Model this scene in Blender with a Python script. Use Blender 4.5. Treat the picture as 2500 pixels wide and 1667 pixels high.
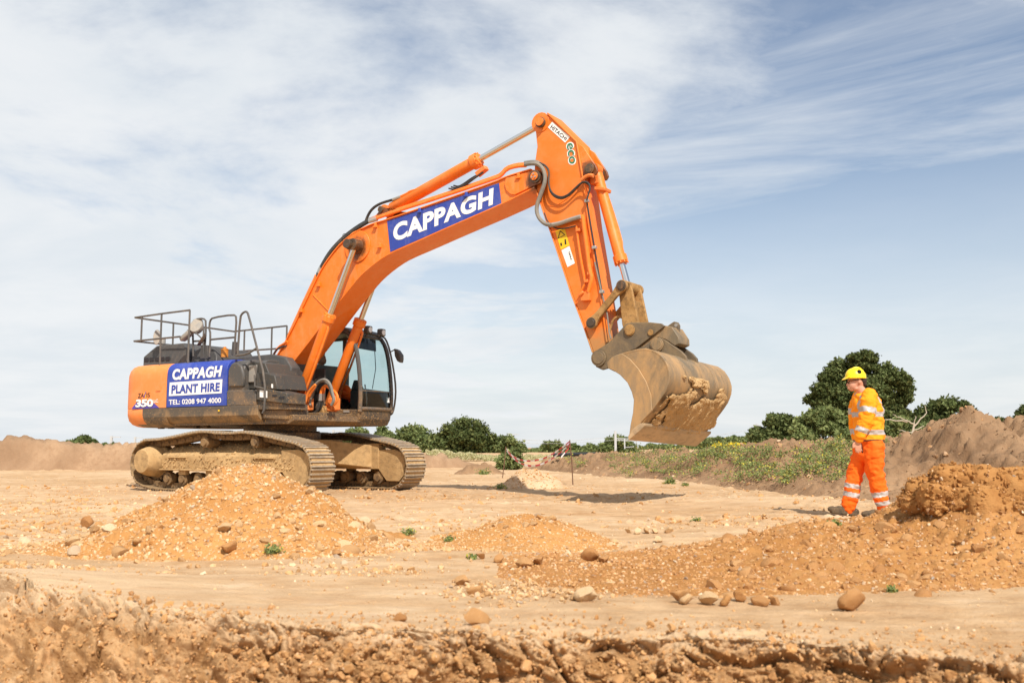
import bpy, bmesh, math, random
import numpy as np
from mathutils import Vector, Matrix

for o in list(bpy.data.objects):
    bpy.data.objects.remove(o, do_unlink=True)
scene = bpy.context.scene
COL = scene.collection
R = math.radians

# ---------------------------------------------------------------- camera
PW, PH = 2500.0, 1667.0            # size of the photograph, its horizon and focal length in its pixels
FPX, HY, HC = 2450.0, 1092.0, 0.82
PIT = math.atan((HY - PH / 2) / FPX)
cam_d = bpy.data.cameras.new('camera')
cam_d.sensor_width = 36.0
cam_d.lens = 36.0 * FPX / PW
cam_d.clip_start = 0.05
cam_d.clip_end = 9000.0
cam_d.dof.use_dof = True
cam_d.dof.focus_distance = 15.5
cam_d.dof.aperture_fstop = 3.2
cam = bpy.data.objects.new('camera', cam_d)
cam.location = (0, 0, HC)
cam.rotation_euler = (R(90) + PIT, 0, 0)
COL.objects.link(cam)
scene.camera = cam

# ---------------------------------------------------------------- light
SUN_AZ, SUN_EL = R(20), R(47)      # azimuth to the right of straight behind the camera
SV = Vector((math.sin(SUN_AZ) * math.cos(SUN_EL), -math.cos(SUN_AZ) * math.cos(SUN_EL), math.sin(SUN_EL)))
sun_d = bpy.data.lights.new('sun', 'SUN')
sun_d.energy = 4.2
sun_d.angle = R(0.6)
sun_d.color = (1.0, 0.945, 0.87)
sun = bpy.data.objects.new('sun', sun_d)
sun.rotation_euler = SV.to_track_quat('Z', 'Y').to_euler()
COL.objects.link(sun)

world = bpy.data.worlds.new('World')
scene.world = world
world.use_nodes = True
wn, wl = world.node_tree.nodes, world.node_tree.links
wn.clear()
def N(t, **k):
    n = wn.new(t)
    for a, v in k.items():
        setattr(n, a, v)
    return n
def wm(op, a, b=None, c=None, clamp=False):
    n = wn.new('ShaderNodeMath'); n.operation = op; n.use_clamp = clamp
    for i, v in enumerate((a, b, c)):
        if v is None: continue
        if isinstance(v, (int, float)): n.inputs[i].default_value = v
        else: wl.new(v, n.inputs[i])
    return n.outputs[0]
def wmix(f, a, b):
    n = wn.new('ShaderNodeMix'); n.data_type = 'RGBA'
    if isinstance(f, (int, float)): n.inputs[0].default_value = f
    else: wl.new(f, n.inputs[0])
    for i, v in ((6, a), (7, b)):
        if isinstance(v, tuple): n.inputs[i].default_value = v
        else: wl.new(v, n.inputs[i])
    return n.outputs[2]
sky = N('ShaderNodeTexSky', sky_type='NISHITA', sun_disc=False)
sky.sun_elevation = SUN_EL
sky.sun_rotation = math.pi - SUN_AZ
sky.air_density = 1.0; sky.dust_density = 0.9; sky.ozone_density = 1.6; sky.altitude = 20
tc = N('ShaderNodeTexCoord')
sep = N('ShaderNodeSeparateXYZ'); wl.new(tc.outputs['Generated'], sep.inputs[0])
dx, dy, dz = sep.outputs
den = wm('ADD', wm('MAXIMUM', dz, 0.0), 0.10)
cu = wm('DIVIDE', dx, den); cv = wm('DIVIDE', dy, den)
def comb(x, y, z=0.0):
    n = N('ShaderNodeCombineXYZ')
    for i, v in enumerate((x, y, z)):
        if isinstance(v, (int, float)): n.inputs[i].default_value = v
        else: wl.new(v, n.inputs[i])
    return n.outputs[0]
def noise(vec, scale, detail, rough, dist=0.0):
    n = N('ShaderNodeTexNoise'); n.inputs['Scale'].default_value = scale; n.inputs['Detail'].default_value = detail
    n.inputs['Roughness'].default_value = rough; n.inputs['Distortion'].default_value = dist
    wl.new(vec, n.inputs['Vector']); return n.outputs[0]
def ramp(v, lo, hi):
    n = N('ShaderNodeMapRange'); n.interpolation_type = 'SMOOTHSTEP'
    n.inputs[1].default_value = lo; n.inputs[2].default_value = hi
    wl.new(v, n.inputs[0]); return n.outputs[0]
# soft broken cloud on the left, long combed wisps running across the whole sky
c1 = noise(comb(cu, cv), 0.62, 9, 0.60, 0.35)
wu = wm('SUBTRACT', wm('MULTIPLY', cu, 0.80), wm('MULTIPLY', cv, 0.60))
wv = wm('ADD', wm('MULTIPLY', cv, 0.80), wm('MULTIPLY', cu, 0.60))
c2 = noise(comb(wm('MULTIPLY', wu, 0.55), wm('MULTIPLY', wv, 1.9), 3.7), 1.0, 8, 0.62, 0.5)
c3 = noise(comb(cu, cv, 8.1), 4.5, 6, 0.62, 0.2)
left = wm('MULTIPLY', cu, -0.10)
cov1 = ramp(wm('ADD', wm('ADD', c1, left), wm('MULTIPLY', wm('SUBTRACT', c3, 0.5), 0.12)), 0.36, 0.60)
cov2 = ramp(wm('ADD', c2, wm('MULTIPLY', cu, -0.05)), 0.30, 0.76)
low = ramp(dz, 0.36, 0.0)
cov = wm('MAXIMUM', cov1, wm('MULTIPLY', cov2, 0.85))
cov = wm('MAXIMUM', cov, wm('MULTIPLY', low, 0.92))
cov = wm('MAXIMUM', cov, 0.12)
cov = wm('MULTIPLY', cov, 0.96, clamp=True)
shade = ramp(noise(comb(cu, cv, 5.5), 1.1, 7, 0.6, 0.3), 0.3, 0.7)
ccol = wmix(shade, (6.3, 6.7, 7.05, 1), (7.2, 7.35, 7.5, 1))
skyc = wmix(cov, sky.outputs[0], ccol)
bg = N('ShaderNodeBackground'); bg.inputs[1].default_value = 0.092
wl.new(skyc, bg.inputs[0])
wo = N('ShaderNodeOutputWorld'); wl.new(bg.outputs[0], wo.inputs[0])

vs = scene.view_settings
vs.view_transform = 'Standard'; vs.look = 'None'; vs.exposure = 0.42; vs.gamma = 1.0
vs.use_curve_mapping = False

# ---------------------------------------------------------------- pixel -> place
def ray(px, py):
    a = (px - PW / 2) / FPX; b = (PH / 2 - py) / FPX
    return (a, math.cos(PIT) - b * math.sin(PIT), math.sin(PIT) + b * math.cos(PIT))
def gp(px, py, z=0.0):                       # photo point on a level plane
    r = ray(px, py); k = (z - HC) / r[2]
    return (r[0] * k, r[1] * k)
def dp(px, py, Y):                           # photo point at a distance Y
    r = ray(px, py); k = Y / r[1]
    return Vector((r[0] * k, Y, HC + r[2] * k))
# excavator frame: u forward, w to the machine's right (towards the camera), z up
XC, YC, TH = -4.53, 19.7, R(32.5)
CT, ST = math.cos(TH), math.sin(TH)
def bp(px, py, w=0.0):                       # photo point on the machine's plane w -> local (x=u, y=-w, z)
    r = ray(px, py)
    ow = (-XC) * (-ST) + (-YC) * (-CT)
    k = (w - ow) / (r[0] * (-ST) + r[1] * (-CT))
    qx, qy = -XC + k * r[0], -YC + k * r[1]
    return Vector((qx * CT - qy * ST, -w, HC + k * r[2]))

# ---------------------------------------------------------------- noise in numpy
_rs = np.random.RandomState(7)
_perm = _rs.permutation(512)
def _h(ix, iy, iz=0):
    return _perm[(_perm[(_perm[ix & 511] + iy) & 511] + iz) & 511]
_g = _rs.uniform(-1, 1, (512, 3)); _g /= np.linalg.norm(_g, axis=1)[:, None]
_a2 = _rs.uniform(0, 2 * np.pi, 512); _gx = np.cos(_a2).astype(np.float32); _gy = np.sin(_a2).astype(np.float32)
def perlin2(x, y):
    x = np.asarray(x, np.float32); y = np.asarray(y, np.float32)
    fx, fy = np.floor(x), np.floor(y); xi, yi = fx.astype(np.int32), fy.astype(np.int32); xf, yf = x - fx, y - fy
    u = xf * xf * xf * (xf * (xf * 6 - 15) + 10); v = yf * yf * yf * (yf * (yf * 6 - 15) + 10)
    p0, p1 = _perm[xi & 511], _perm[(xi + 1) & 511]
    def g(p, b, dx, dy):
        h = _perm[(p + yi + b) & 511]; return _gx[h] * dx + _gy[h] * dy
    a = g(p0, 0, xf, yf); b = g(p1, 0, xf - 1, yf); c = g(p0, 1, xf, yf - 1); d = g(p1, 1, xf - 1, yf - 1)
    a = a + u * (b - a); c = c + u * (d - c)
    return (a + v * (c - a)) * 1.5
def perlin(x, y, z=None):
    if z is None: return perlin2(x, y)
    x = np.asarray(x, float); y = np.asarray(y, float); z = np.asarray(z, float)
    xi, yi, zi = np.floor(x).astype(int), np.floor(y).astype(int), np.floor(z).astype(int)
    xf, yf, zf = x - xi, y - yi, z - zi
    u, v, w = [t * t * t * (t * (t * 6 - 15) + 10) for t in (xf, yf, zf)]
    out = 0
    for a in (0, 1):
        for b in (0, 1):
            for c in (0, 1):
                g = _g[_h(xi + a, yi + b, zi + c)]
                d = g[..., 0] * (xf - a) + g[..., 1] * (yf - b) + g[..., 2] * (zf - c)
                out = out + d * (u if a else 1 - u) * (v if b else 1 - v) * (w if c else 1 - w)
    return out * 1.6
def fbm(x, y, z=None, oct=4, gain=0.5, lac=2.03):
    s, a, f = 0, 1.0, 1.0
    for i in range(oct):
        s = s + a * perlin(x * f + 13.7 * i, y * f - 7.1 * i, None if z is None else z * f + 3.3 * i)
        a *= gain; f *= lac
    return s
_jx = _rs.rand(512); _jy = _rs.rand(512); _jr = _rs.rand(512)
def worley(x, y):                            # rounded lumps: 1 at a lump's middle, 0 in the joints
    xi, yi = np.floor(x).astype(int), np.floor(y).astype(int)
    best = np.full(np.shape(x), 9.0); second = best.copy(); val = np.zeros(np.shape(x))
    for a in (-1, 0, 1):
        for b in (-1, 0, 1):
            h = _h(xi + a, yi + b)
            d = np.hypot(xi + a + _jx[h] - x, yi + b + _jy[h] - y)
            nb = d < best
            second = np.where(nb, best, np.minimum(second, d)); val = np.where(nb, _jr[h], val)
            best = np.where(nb, d, best)
    return np.clip((second - best) * 1.6, 0, 1), val
def sst(x, a, b):
    t = np.clip((x - a) / (b - a), 0, 1); return t * t * (3 - 2 * t)

# ---------------------------------------------------------------- meshes
def mesh_np(name, V, F, mats=None, smooth=True, mi=None, angle=None):
    V = np.asarray(V, np.float32); F = np.asarray(F, np.int32)
    me = bpy.data.meshes.new(name)
    n, k = F.shape
    me.vertices.add(len(V)); me.vertices.foreach_set('co', V.ravel())
    me.loops.add(n * k); me.loops.foreach_set('vertex_index', F.ravel())
    me.polygons.add(n)
    me.polygons.foreach_set('loop_start', np.arange(n, dtype=np.int32) * k)
    me.polygons.foreach_set('loop_total', np.full(n, k, np.int32))
    if mi is not None: me.polygons.foreach_set('material_index', np.asarray(mi, np.int32))
    me.polygons.foreach_set('use_smooth', np.full(n, smooth))
    me.update(calc_edges=True); me.validate()
    for m in (mats or []): me.materials.append(m)
    if angle: me.set_sharp_from_angle(angle=angle)
    return me
def link(name, me, parent=None, loc=None):
    o = bpy.data.objects.new(name, me); COL.objects.link(o)
    if parent: o.parent = parent
    if loc is not None: o.location = loc
    return o
def tag(o, label=None, cat=None, group=None, kind=None):
    if label: o['label'] = label
    if cat: o['category'] = cat
    if group: o['group'] = group
    if kind: o['kind'] = kind
    return o
def empty(name, loc=(0, 0, 0), rz=0.0, parent=None):
    o = bpy.data.objects.new(name, None); COL.objects.link(o)
    o.empty_display_size = 0.2; o.location = loc; o.rotation_euler = (0, 0, rz)
    if parent: o.parent = parent
    return o

class MB:
    def __init__(s): s.v, s.f, s.m = [], [], []; s.cm = 0
    def add(s, vs, fs):
        k = len(s.v); s.v += [tuple(v) for v in vs]
        for f in fs: s.f.append([i + k for i in f]); s.m.append(s.cm)
        return s
    def box(s, c, d, rot=None, taper=1.0):
        c = Vector(c); vs = []
        for sx in (-1, 1):
            for sy in (-1, 1):
                for sz in (-1, 1):
                    t = taper if sz > 0 else 1.0
                    p = Vector((sx * d[0] / 2 * t, sy * d[1] / 2 * t, sz * d[2] / 2))
                    if rot is not None: p = rot @ p
                    vs.append(c + p)
        return s.add(vs, [(0, 1, 3, 2), (4, 6, 7, 5), (0, 4, 5, 1), (2, 3, 7, 6), (0, 2, 6, 4), (1, 5, 7, 3)])
    def prism(s, prof, y0, y1, insets=None):
        """profile of (x, z) points extruded along y"""
        n = len(prof)
        vs = [(p[0], y0, p[1]) for p in prof] + [(p[0], y1, p[1]) for p in prof]
        fs = [list(range(n)), list(range(2 * n - 1, n - 1, -1))] + [(i, n + i, n + (i + 1) % n, (i + 1) % n) for i in range(n)]
        return s.add(vs, fs)
    def cyl(s, a, b, r0, r1=None, n=16, caps=True):
        r1 = r0 if r1 is None else r1
        a, b = Vector(a), Vector(b); d = (b - a).normalized()
        t = Vector((0, 0, 1)) if abs(d.z) < .9 else Vector((1, 0, 0))
        e = d.cross(t).normalized(); g = d.cross(e)
        vs = []
        for c, r in ((a, r0), (b, r1)):
            for i in range(n):
                q = 2 * math.pi * i / n
                vs.append(c + (e * math.cos(q) + g * math.sin(q)) * r)
        fs = [(i, (i + 1) % n, n + (i + 1) % n, n + i) for i in range(n)]
        if caps: fs += [list(range(n - 1, -1, -1)), list(range(n, 2 * n))]
        return s.add(vs, fs)
    def lathe(s, a, b, prof, n=20):
        """(t, r) pairs along the axis a-b"""
        a, b = Vector(a), Vector(b); d = b - a; dn = d.normalized()
        t0 = Vector((0, 0, 1)) if abs(dn.z) < .9 else Vector((1, 0, 0))
        e = dn.cross(t0).normalized(); g = dn.cross(e); vs = []
        for t, r in prof:
            for i in range(n):
                q = 2 * math.pi * i / n
                vs.append(a + d * t + (e * math.cos(q) + g * math.sin(q)) * r)
        m = len(prof); fs = []
        for j in range(m - 1):
            fs += [(j * n + i, j * n + (i + 1) % n, (j + 1) * n + (i + 1) % n, (j + 1) * n + i) for i in range(n)]
        fs += [list(range(n - 1, -1, -1)), list(range((m - 1) * n, m * n))]
        return s.add(vs, fs)
    def tube(s, pts, r, n=8, smooth=0, closed=False):
        P = [Vector(p) for p in pts]
        for _ in range(smooth):                              # corner rounding by cutting
            Q = [P[0]]
            for i in range(len(P) - 1):
                Q += [P[i].lerp(P[i + 1], .25), P[i].lerp(P[i + 1], .75)]
            Q.append(P[-1]); P = Q
        rad = r if callable(r) else (lambda t: r)
        vs = []; up = None
        for i, p in enumerate(P):
            d = (P[min(i + 1, len(P) - 1)] - P[max(i - 1, 0)]).normalized()
            if up is None:
                up = Vector((0, 0, 1)) if abs(d.z) < .9 else Vector((1, 0, 0))
            e = d.cross(up).normalized(); up = e.cross(d).normalized()
            rr = rad(i / max(1, len(P) - 1))
            vs += [p + (e * math.cos(2 * math.pi * k / n) + up * math.sin(2 * math.pi * k / n)) * rr for k in range(n)]
        m = len(P)
        fs = [(j * n + i, j * n + (i + 1) % n, (j + 1) * n + (i + 1) % n, (j + 1) * n + i) for j in range(m - 1) for i in range(n)]
        fs += [list(range(n - 1, -1, -1)), list(range((m - 1) * n, m * n))]
        return s.add(vs, fs)
    def strip(s, pts, y0, y1, th):
        """a bent plate: polyline of (x, z), width y0..y1, thickness th to its left"""
        P = [Vector((p[0], p[1])) for p in pts]; n = len(P); off = []
        for i in range(n):
            d = (P[min(i + 1, n - 1)] - P[max(i - 1, 0)]).normalized(); off.append(P[i] + Vector((-d.y, d.x)) * th)
        vs = []
        for i in range(n):
            vs += [(P[i].x, y0, P[i].y), (P[i].x, y1, P[i].y), (off[i].x, y1, off[i].y), (off[i].x, y0, off[i].y)]
        fs = [(0, 1, 2, 3), tuple((n - 1) * 4 + k for k in (3, 2, 1, 0))]
        for i in range(n - 1):
            a, b = i * 4, i * 4 + 4
            fs += [(a, b, b + 1, a + 1), (a + 1, b + 1, b + 2, a + 2), (a + 2, b + 2, b + 3, a + 3), (a + 3, b + 3, b, a)]
        return s.add(vs, fs)
    def mesh(s, name, mats, angle=R(38)):
        me = bpy.data.meshes.new(name)
        me.from_pydata(s.v, [], s.f)
        bm = bmesh.new(); bm.from_mesh(me)
        bmesh.ops.recalc_face_normals(bm, faces=bm.faces); bm.to_mesh(me); bm.free()
        mats = mats if isinstance(mats, (list, tuple)) else [mats]
        for m in mats: me.materials.append(m)
        me.polygons.foreach_set('material_index', s.m)
        me.polygons.foreach_set('use_smooth', [True] * len(me.polygons))
        me.set_sharp_from_angle(angle=angle); me.update()
        return me
    def build(s, name, mats, parent=None, bevel=0.0, angle=R(38)):
        o = link(name, s.mesh(name, mats, angle), parent)
        if bevel:
            b = o.modifiers.new('bevel', 'BEVEL'); b.width = bevel; b.segments = 2; b.limit_method = 'ANGLE'; b.angle_limit = R(35)
            b.harden_normals = False
        return o

# ---------------------------------------------------------------- materials
def S(r, g, b):                              # sRGB 0-255 -> linear
    f = lambda c: c / 12.92 if c <= .04045 else ((c + .055) / 1.055) ** 2.4
    return (f(r / 255), f(g / 255), f(b / 255), 1)
class MT:
    def __init__(s, name, rough=.6, metal=0.0, spec=.5):
        s.m = bpy.data.materials.new(name); s.m.use_nodes = True
        s.n, s.l = s.m.node_tree.nodes, s.m.node_tree.links
        s.b = s.n['Principled BSDF']
        s.b.inputs['Roughness'].default_value = rough; s.b.inputs['Metallic'].default_value = metal
        s.b.inputs['Specular IOR Level'].default_value = spec
        s.tc = s.n.new('ShaderNodeTexCoord')
    def put(s, sock, v):
        i = s.b.inputs[sock]
        if isinstance(v, (int, float, tuple)): i.default_value = v
        else: s.l.new(v, i)
        return s
    def noise(s, scale, detail=5, rough=.6, dist=0.0, vec=None, stretch=None):
        n = s.n.new('ShaderNodeTexNoise'); n.inputs['Scale'].default_value = scale
        n.inputs['Detail'].default_value = detail; n.inputs['Roughness'].default_value = rough; n.inputs['Distortion'].default_value = dist
        v = vec or s.tc.outputs['Object']
        if stretch:
            mp = s.n.new('ShaderNodeMapping'); mp.inputs['Scale'].default_value = stretch; s.l.new(v, mp.inputs[0]); v = mp.outputs[0]
        s.l.new(v, n.inputs['Vector']); return n.outputs[0]
    def vor(s, scale, feature='F1', out=0, rand=1.0):
        n = s.n.new('ShaderNodeTexVoronoi'); n.feature = feature; n.inputs['Scale'].default_value = scale; n.inputs['Randomness'].default_value = rand
        s.l.new(s.tc.outputs['Object'], n.inputs['Vector']); return n.outputs[out]
    def rng(s, v, a, b, c=0.0, d=1.0):
        n = s.n.new('ShaderNodeMapRange'); n.interpolation_type = 'SMOOTHSTEP'
        for i, x in ((1, a), (2, b), (3, c), (4, d)): n.inputs[i].default_value = x
        s.l.new(v, n.inputs[0]); return n.outputs[0]
    def mix(s, f, a, b, blend='MIX'):
        n = s.n.new('ShaderNodeMix'); n.data_type = 'RGBA'; n.blend_type = blend
        if isinstance(f, (int, float)): n.inputs[0].default_value = f
        else: s.l.new(f, n.inputs[0])
        for i, v in ((6, a), (7, b)):
            if isinstance(v, tuple): n.inputs[i].default_value = v
            else: s.l.new(v, n.inputs[i])
        return n.outputs[2]
    def math(s, op, a, b):
        n = s.n.new('ShaderNodeMath'); n.operation = op
        for i, v in enumerate((a, b)):
            if isinstance(v, (int, float)): n.inputs[i].default_value = v
            else: s.l.new(v, n.inputs[i])
        return n.outputs[0]
    def island(s):
        return s.n.new('ShaderNodeNewGeometry').outputs['Random Per Island']
    def objrand(s):
        return s.n.new('ShaderNodeObjectInfo').outputs['Random']
    def z(s, kind='Object'):
        n = s.n.new('ShaderNodeSeparateXYZ'); s.l.new(s.tc.outputs[kind], n.inputs[0]); return n.outputs[2]
    def cramp(s, v, stops):
        n = s.n.new('ShaderNodeValToRGB'); e = n.color_ramp.elements
        while len(e) < len(stops): e.new(.5)
        for i, (p, c) in enumerate(stops): e[i].position = p; e[i].color = c
        s.l.new(v, n.inputs[0]); return n.outputs[0]
    def bump(s, h, strength=.5, dist=.02):
        n = s.n.new('ShaderNodeBump'); n.inputs['Strength'].default_value = strength; n.inputs['Distance'].default_value = dist
        s.l.new(h, n.inputs['Height']); s.l.new(n.outputs[0], s.b.inputs['Normal']); return s
def paint(name, col, rough=.4, dust=.25, dcol=None, metal=0.0, spec=.5, wear=0.0):
    m = MT(name, rough, metal, spec); dcol = dcol or S(206, 160, 104)
    a = m.noise(2.2, 6, .68, .4); b = m.noise(17, 5, .7)
    c = m.mix(m.rng(a, .3, .7, 0, .22), col, tuple(min(1, x * 1.22 + .012) for x in col[:3]) + (1,))
    c = m.mix(m.rng(m.math('ADD', m.math('MULTIPLY', a, .6), m.math('MULTIPLY', b, .4)), .46, .66, 0, dust), c, dcol)
    stq = m.noise(9, 5, .7, .2, stretch=(1, 1, .12)); c = m.mix(m.rng(stq, .52, .70, 0, dust * .9), c, dcol)
    c = m.mix(m.rng(stq, .44, .30, 0, .28), c, tuple(x * .72 for x in col[:3]) + (1,))
    if wear: c = m.mix(m.rng(m.noise(5, 7, .75, .8), .64, .70, 0, wear), c, S(84, 66, 50))
    m.put('Base Color', c); m.put('Roughness', m.rng(b, .3, .7, rough - .06, rough + .14)); m.bump(b, .05, .004)
    return m

# ================================================================ soil, stone and plant materials
def soil(name, c_lo, c_mid, c_hi, scale=1.0, speck=(.9, .85, .75, 1), spk=.35, bump=.6, bd=.02, streak=None):
    m = MT(name, .95, 0, .15)
    a = m.noise(.55 * scale, 6, .62, .4, stretch=streak)
    b = m.noise(6.5 * scale, 6, .68)
    base = m.mix(m.rng(a, .34, .66), c_lo, c_mid)
    base = m.mix(m.rng(b, .42, .74), base, c_hi)
    g = m.noise(38 * scale, 4, .7)
    base = m.mix(m.rng(g, .60, .74, 0, spk), base, speck)
    base = m.mix(m.rng(g, .40, .28, 0, .35), base, tuple(x * .55 for x in c_lo[:3]) + (1,))
    m.put('Base Color', base)
    h = m.math('ADD', m.math('MULTIPLY', b, .6), m.math('MULTIPLY', g, .45))
    m.bump(h, bump, bd)
    return m
M = {}
# the ground: pale rolled sand on top, browner broken soil below the rim of the trench
gm = MT('sand_ground', .95, 0, .12)
a = gm.noise(.16, 7, .62, .6, stretch=(.6, 1.9, 1)); b = gm.noise(2.1, 7, .66, .3, stretch=(.55, 1.6, 1)); g = gm.noise(46, 4, .72)
top = gm.mix(gm.rng(a, .36, .62), S(194, 162, 124), S(207, 177, 140))
top = gm.mix(gm.rng(b, .50, .70, 0, .8), top, S(182, 146, 110))
top = gm.mix(gm.rng(b, .46, .32, 0, .6), top, S(218, 192, 158))
top = gm.mix(gm.rng(gm.noise(.9, 6, .7, .5), .56, .68, 0, .7), top, S(178, 138, 98))
top = gm.mix(gm.rng(gm.noise(.33, 6, .7, .5), .55, .68, 0, .6), top, S(190, 152, 112))
stk = gm.noise(2.6, 8, .74, .7, stretch=(.42, 1.5, 1)); top = gm.mix(gm.rng(stk, .50, .66, 0, .45), top, S(176, 140, 104)); top = gm.mix(gm.rng(stk, .46, .34, 0, .3), top, S(226, 204, 176))
sub = gm.mix(gm.rng(gm.noise(3.2, 7, .7, .3), .38, .62), S(154, 114, 72), S(190, 150, 106))
sub = gm.mix(gm.rng(gm.noise(9, 5, .7), .55, .7, 0, .6), sub, S(204, 170, 130))
zz = gm.math('ADD', gm.z(), gm.math('MULTIPLY', gm.math('SUBTRACT', gm.noise(3.0, 4, .6), .5), .12))
base = gm.mix(gm.rng(zz, .05, -.09), top, sub)
base = gm.mix(gm.rng(g, .62, .76, 0, .5), base, S(230, 214, 192))
base = gm.mix(gm.rng(g, .40, .27, 0, .45), base, S(138, 104, 72))
gm.put('Base Color', base)
# prints of the crawler tracks where the machine has travelled
sx = gm.n.new('ShaderNodeSeparateXYZ'); gm.l.new(gm.tc.outputs['Object'], sx.inputs[0])
def lin(ca, cb, c0): return gm.math('ADD', gm.math('ADD', gm.math('MULTIPLY', sx.outputs[0], ca), gm.math('MULTIPLY', sx.outputs[1], cb)), c0)
uu = lin(CT, -ST, -XC * CT + YC * ST); wv = lin(-ST, -CT, XC * ST + YC * CT)
band = None
for off_ in (1.295, -1.295, 4.1, 6.6):
    b_ = gm.rng(gm.math('ABSOLUTE', gm.math('SUBTRACT', wv, off_), 0), .27, .33, 1, 0); band = b_ if band is None else gm.math('MAXIMUM', band, b_)
band = gm.math('MULTIPLY', band, gm.rng(gm.noise(.7, 4, .6), .42, .56))
prints = gm.math('MULTIPLY', gm.math('SINE', gm.math('MULTIPLY', uu, 2 * math.pi / .2), 0), band)
_A = lambda a, b: gm.math('ADD', a, b)
gm.bump(_A(_A(gm.math('MULTIPLY', prints, .35), gm.math('MULTIPLY', gm.noise(13, 6, .72), .9)), _A(gm.math('MULTIPLY', g, .5), gm.math('MULTIPLY', stk, 1.2))), .8, .026)
M['ground'] = gm.m
M['mound1'] = soil('gravel_sand', S(174, 122, 68), S(192, 142, 86), S(178, 126, 72), 1.2, S(216, 190, 156), .45, 1.0, .03).m
M['mound3'] = soil('orange_hoggin', S(160, 112, 62), S(182, 134, 82), S(150, 102, 56), 1.3, S(216, 168, 104), .5, .9, .022).m
M['bank'] = soil('brown_topsoil', S(130, 102, 76), S(164, 132, 100), S(144, 112, 82), .9, S(196, 168, 134), .5, .9, .05).m
M['bankl'] = soil('dusty_topsoil', S(140, 112, 86), S(172, 142, 112), S(152, 122, 94), .9, S(206, 180, 148), .4, .7, .06).m
M['pale'] = soil('pale_gravel', S(192, 160, 126), S(206, 176, 142), S(190, 156, 120), 1.4, S(236, 216, 186), .5, .7, .03).m
def stone_mat(name, stops, src):
    m = MT(name, .85, 0, .25)
    r = m.island() if src == 'island' else m.objrand()
    c = m.cramp(r, stops)
    n = m.noise(16, 6, .7)
    c = m.mix(m.rng(n, .46, .66, 0, .65), c, S(196, 146, 88))
    c = m.mix(m.rng(m.noise(40, 3, .6), .60, .72, 0, .5), c, S(232, 218, 196))
    m.put('Base Color', c).bump(m.noise(26, 6, .7), .7, .012)
    return m.m
ST_MIX = [(0, S(172, 132, 88)), (.35, S(190, 152, 108)), (.66, S(208, 174, 130)), (.84, S(214, 190, 156)), (.88, S(164, 146, 126)), (.9, S(180, 126, 68)), (1, S(200, 164, 118))]
ST_OR = [(0, S(160, 112, 66)), (.5, S(178, 130, 82)), (.75, S(194, 150, 102)), (.9, S(206, 178, 144)), (.95, S(150, 134, 118)), (1, S(156, 108, 62))]
M['peb'] = stone_mat('pebbles', ST_MIX, 'island'); M['pebo'] = stone_mat('orange_pebbles', ST_OR, 'island')
M['stone'] = stone_mat('stone', ST_MIX, 'object'); M['stoneo'] = stone_mat('orange_stone', [(0, S(158, 108, 62)), (.4, S(180, 130, 80)), (.75, S(196, 150, 100)), (1, S(168, 116, 66))], 'object')
ST_CL = [(0, S(168, 122, 76)), (.5, S(190, 146, 98)), (1, S(178, 134, 86))]
M['clod'] = stone_mat('soil_clods', ST_CL, 'island')
ST_BK = [(0, S(132, 98, 70)), (.5, S(158, 124, 92)), (.85, S(176, 144, 112)), (1, S(208, 186, 156))]
M['clodb'] = stone_mat('bank_clods', ST_BK, 'island')
def leaf_mat(name, stops, tr=.25):
    m = MT(name, .75, 0, .12)
    c = m.cramp(m.island(), stops); m.put('Base Color', c)
    t = m.n.new('ShaderNodeBsdfTranslucent'); m.l.new(c, t.inputs[0])
    x = m.n.new('ShaderNodeMixShader'); x.inputs[0].default_value = tr
    m.l.new(m.b.outputs[0], x.inputs[1]); m.l.new(t.outputs[0], x.inputs[2])
    m.l.new(x.outputs[0], m.n['Material Output'].inputs[0]); return m.m
M['oak'] = leaf_mat('oak_leaves', [(0, S(58, 68, 36)), (.5, S(78, 88, 48)), (1, S(108, 112, 66))], .14)
M['mid'] = leaf_mat('hedge_leaves', [(0, S(78, 90, 52)), (.5, S(102, 114, 68)), (1, S(132, 140, 90))], .2)
M['light'] = leaf_mat('willow_leaves', [(0, S(94, 106, 60)), (.5, S(120, 130, 78)), (1, S(150, 156, 102))], .22)
M['weed'] = leaf_mat('weed_leaves', [(0, S(104, 118, 68)), (.5, S(130, 142, 86)), (.84, S(154, 160, 104)), (.93, S(200, 188, 84)), (1, S(206, 190, 70))], .25)
M['weedg'] = leaf_mat('green_weed', [(0, S(98, 116, 76)), (.6, S(122, 136, 92)), (1, S(148, 158, 112))], .25)
M['weedy'] = leaf_mat('ragwort_flowers', [(0, S(226, 196, 40)), (.6, S(236, 208, 60)), (1, S(140, 150, 70))], .25)
M['dry'] = leaf_mat('dry_grass', [(0, S(176, 168, 120)), (.5, S(206, 198, 160)), (1, S(150, 156, 98))], .25)
bk = MT('bark', .9, 0, .1); bk.put('Base Color', bk.mix(bk.rng(bk.noise(5, 5, .7), .35, .65), S(70, 58, 46), S(110, 96, 80))); M['bark'] = bk.m
bk = MT('dead_wood', .9, 0, .1); bk.put('Base Color', S(176, 164, 146)); M['deadwood'] = bk.m

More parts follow.
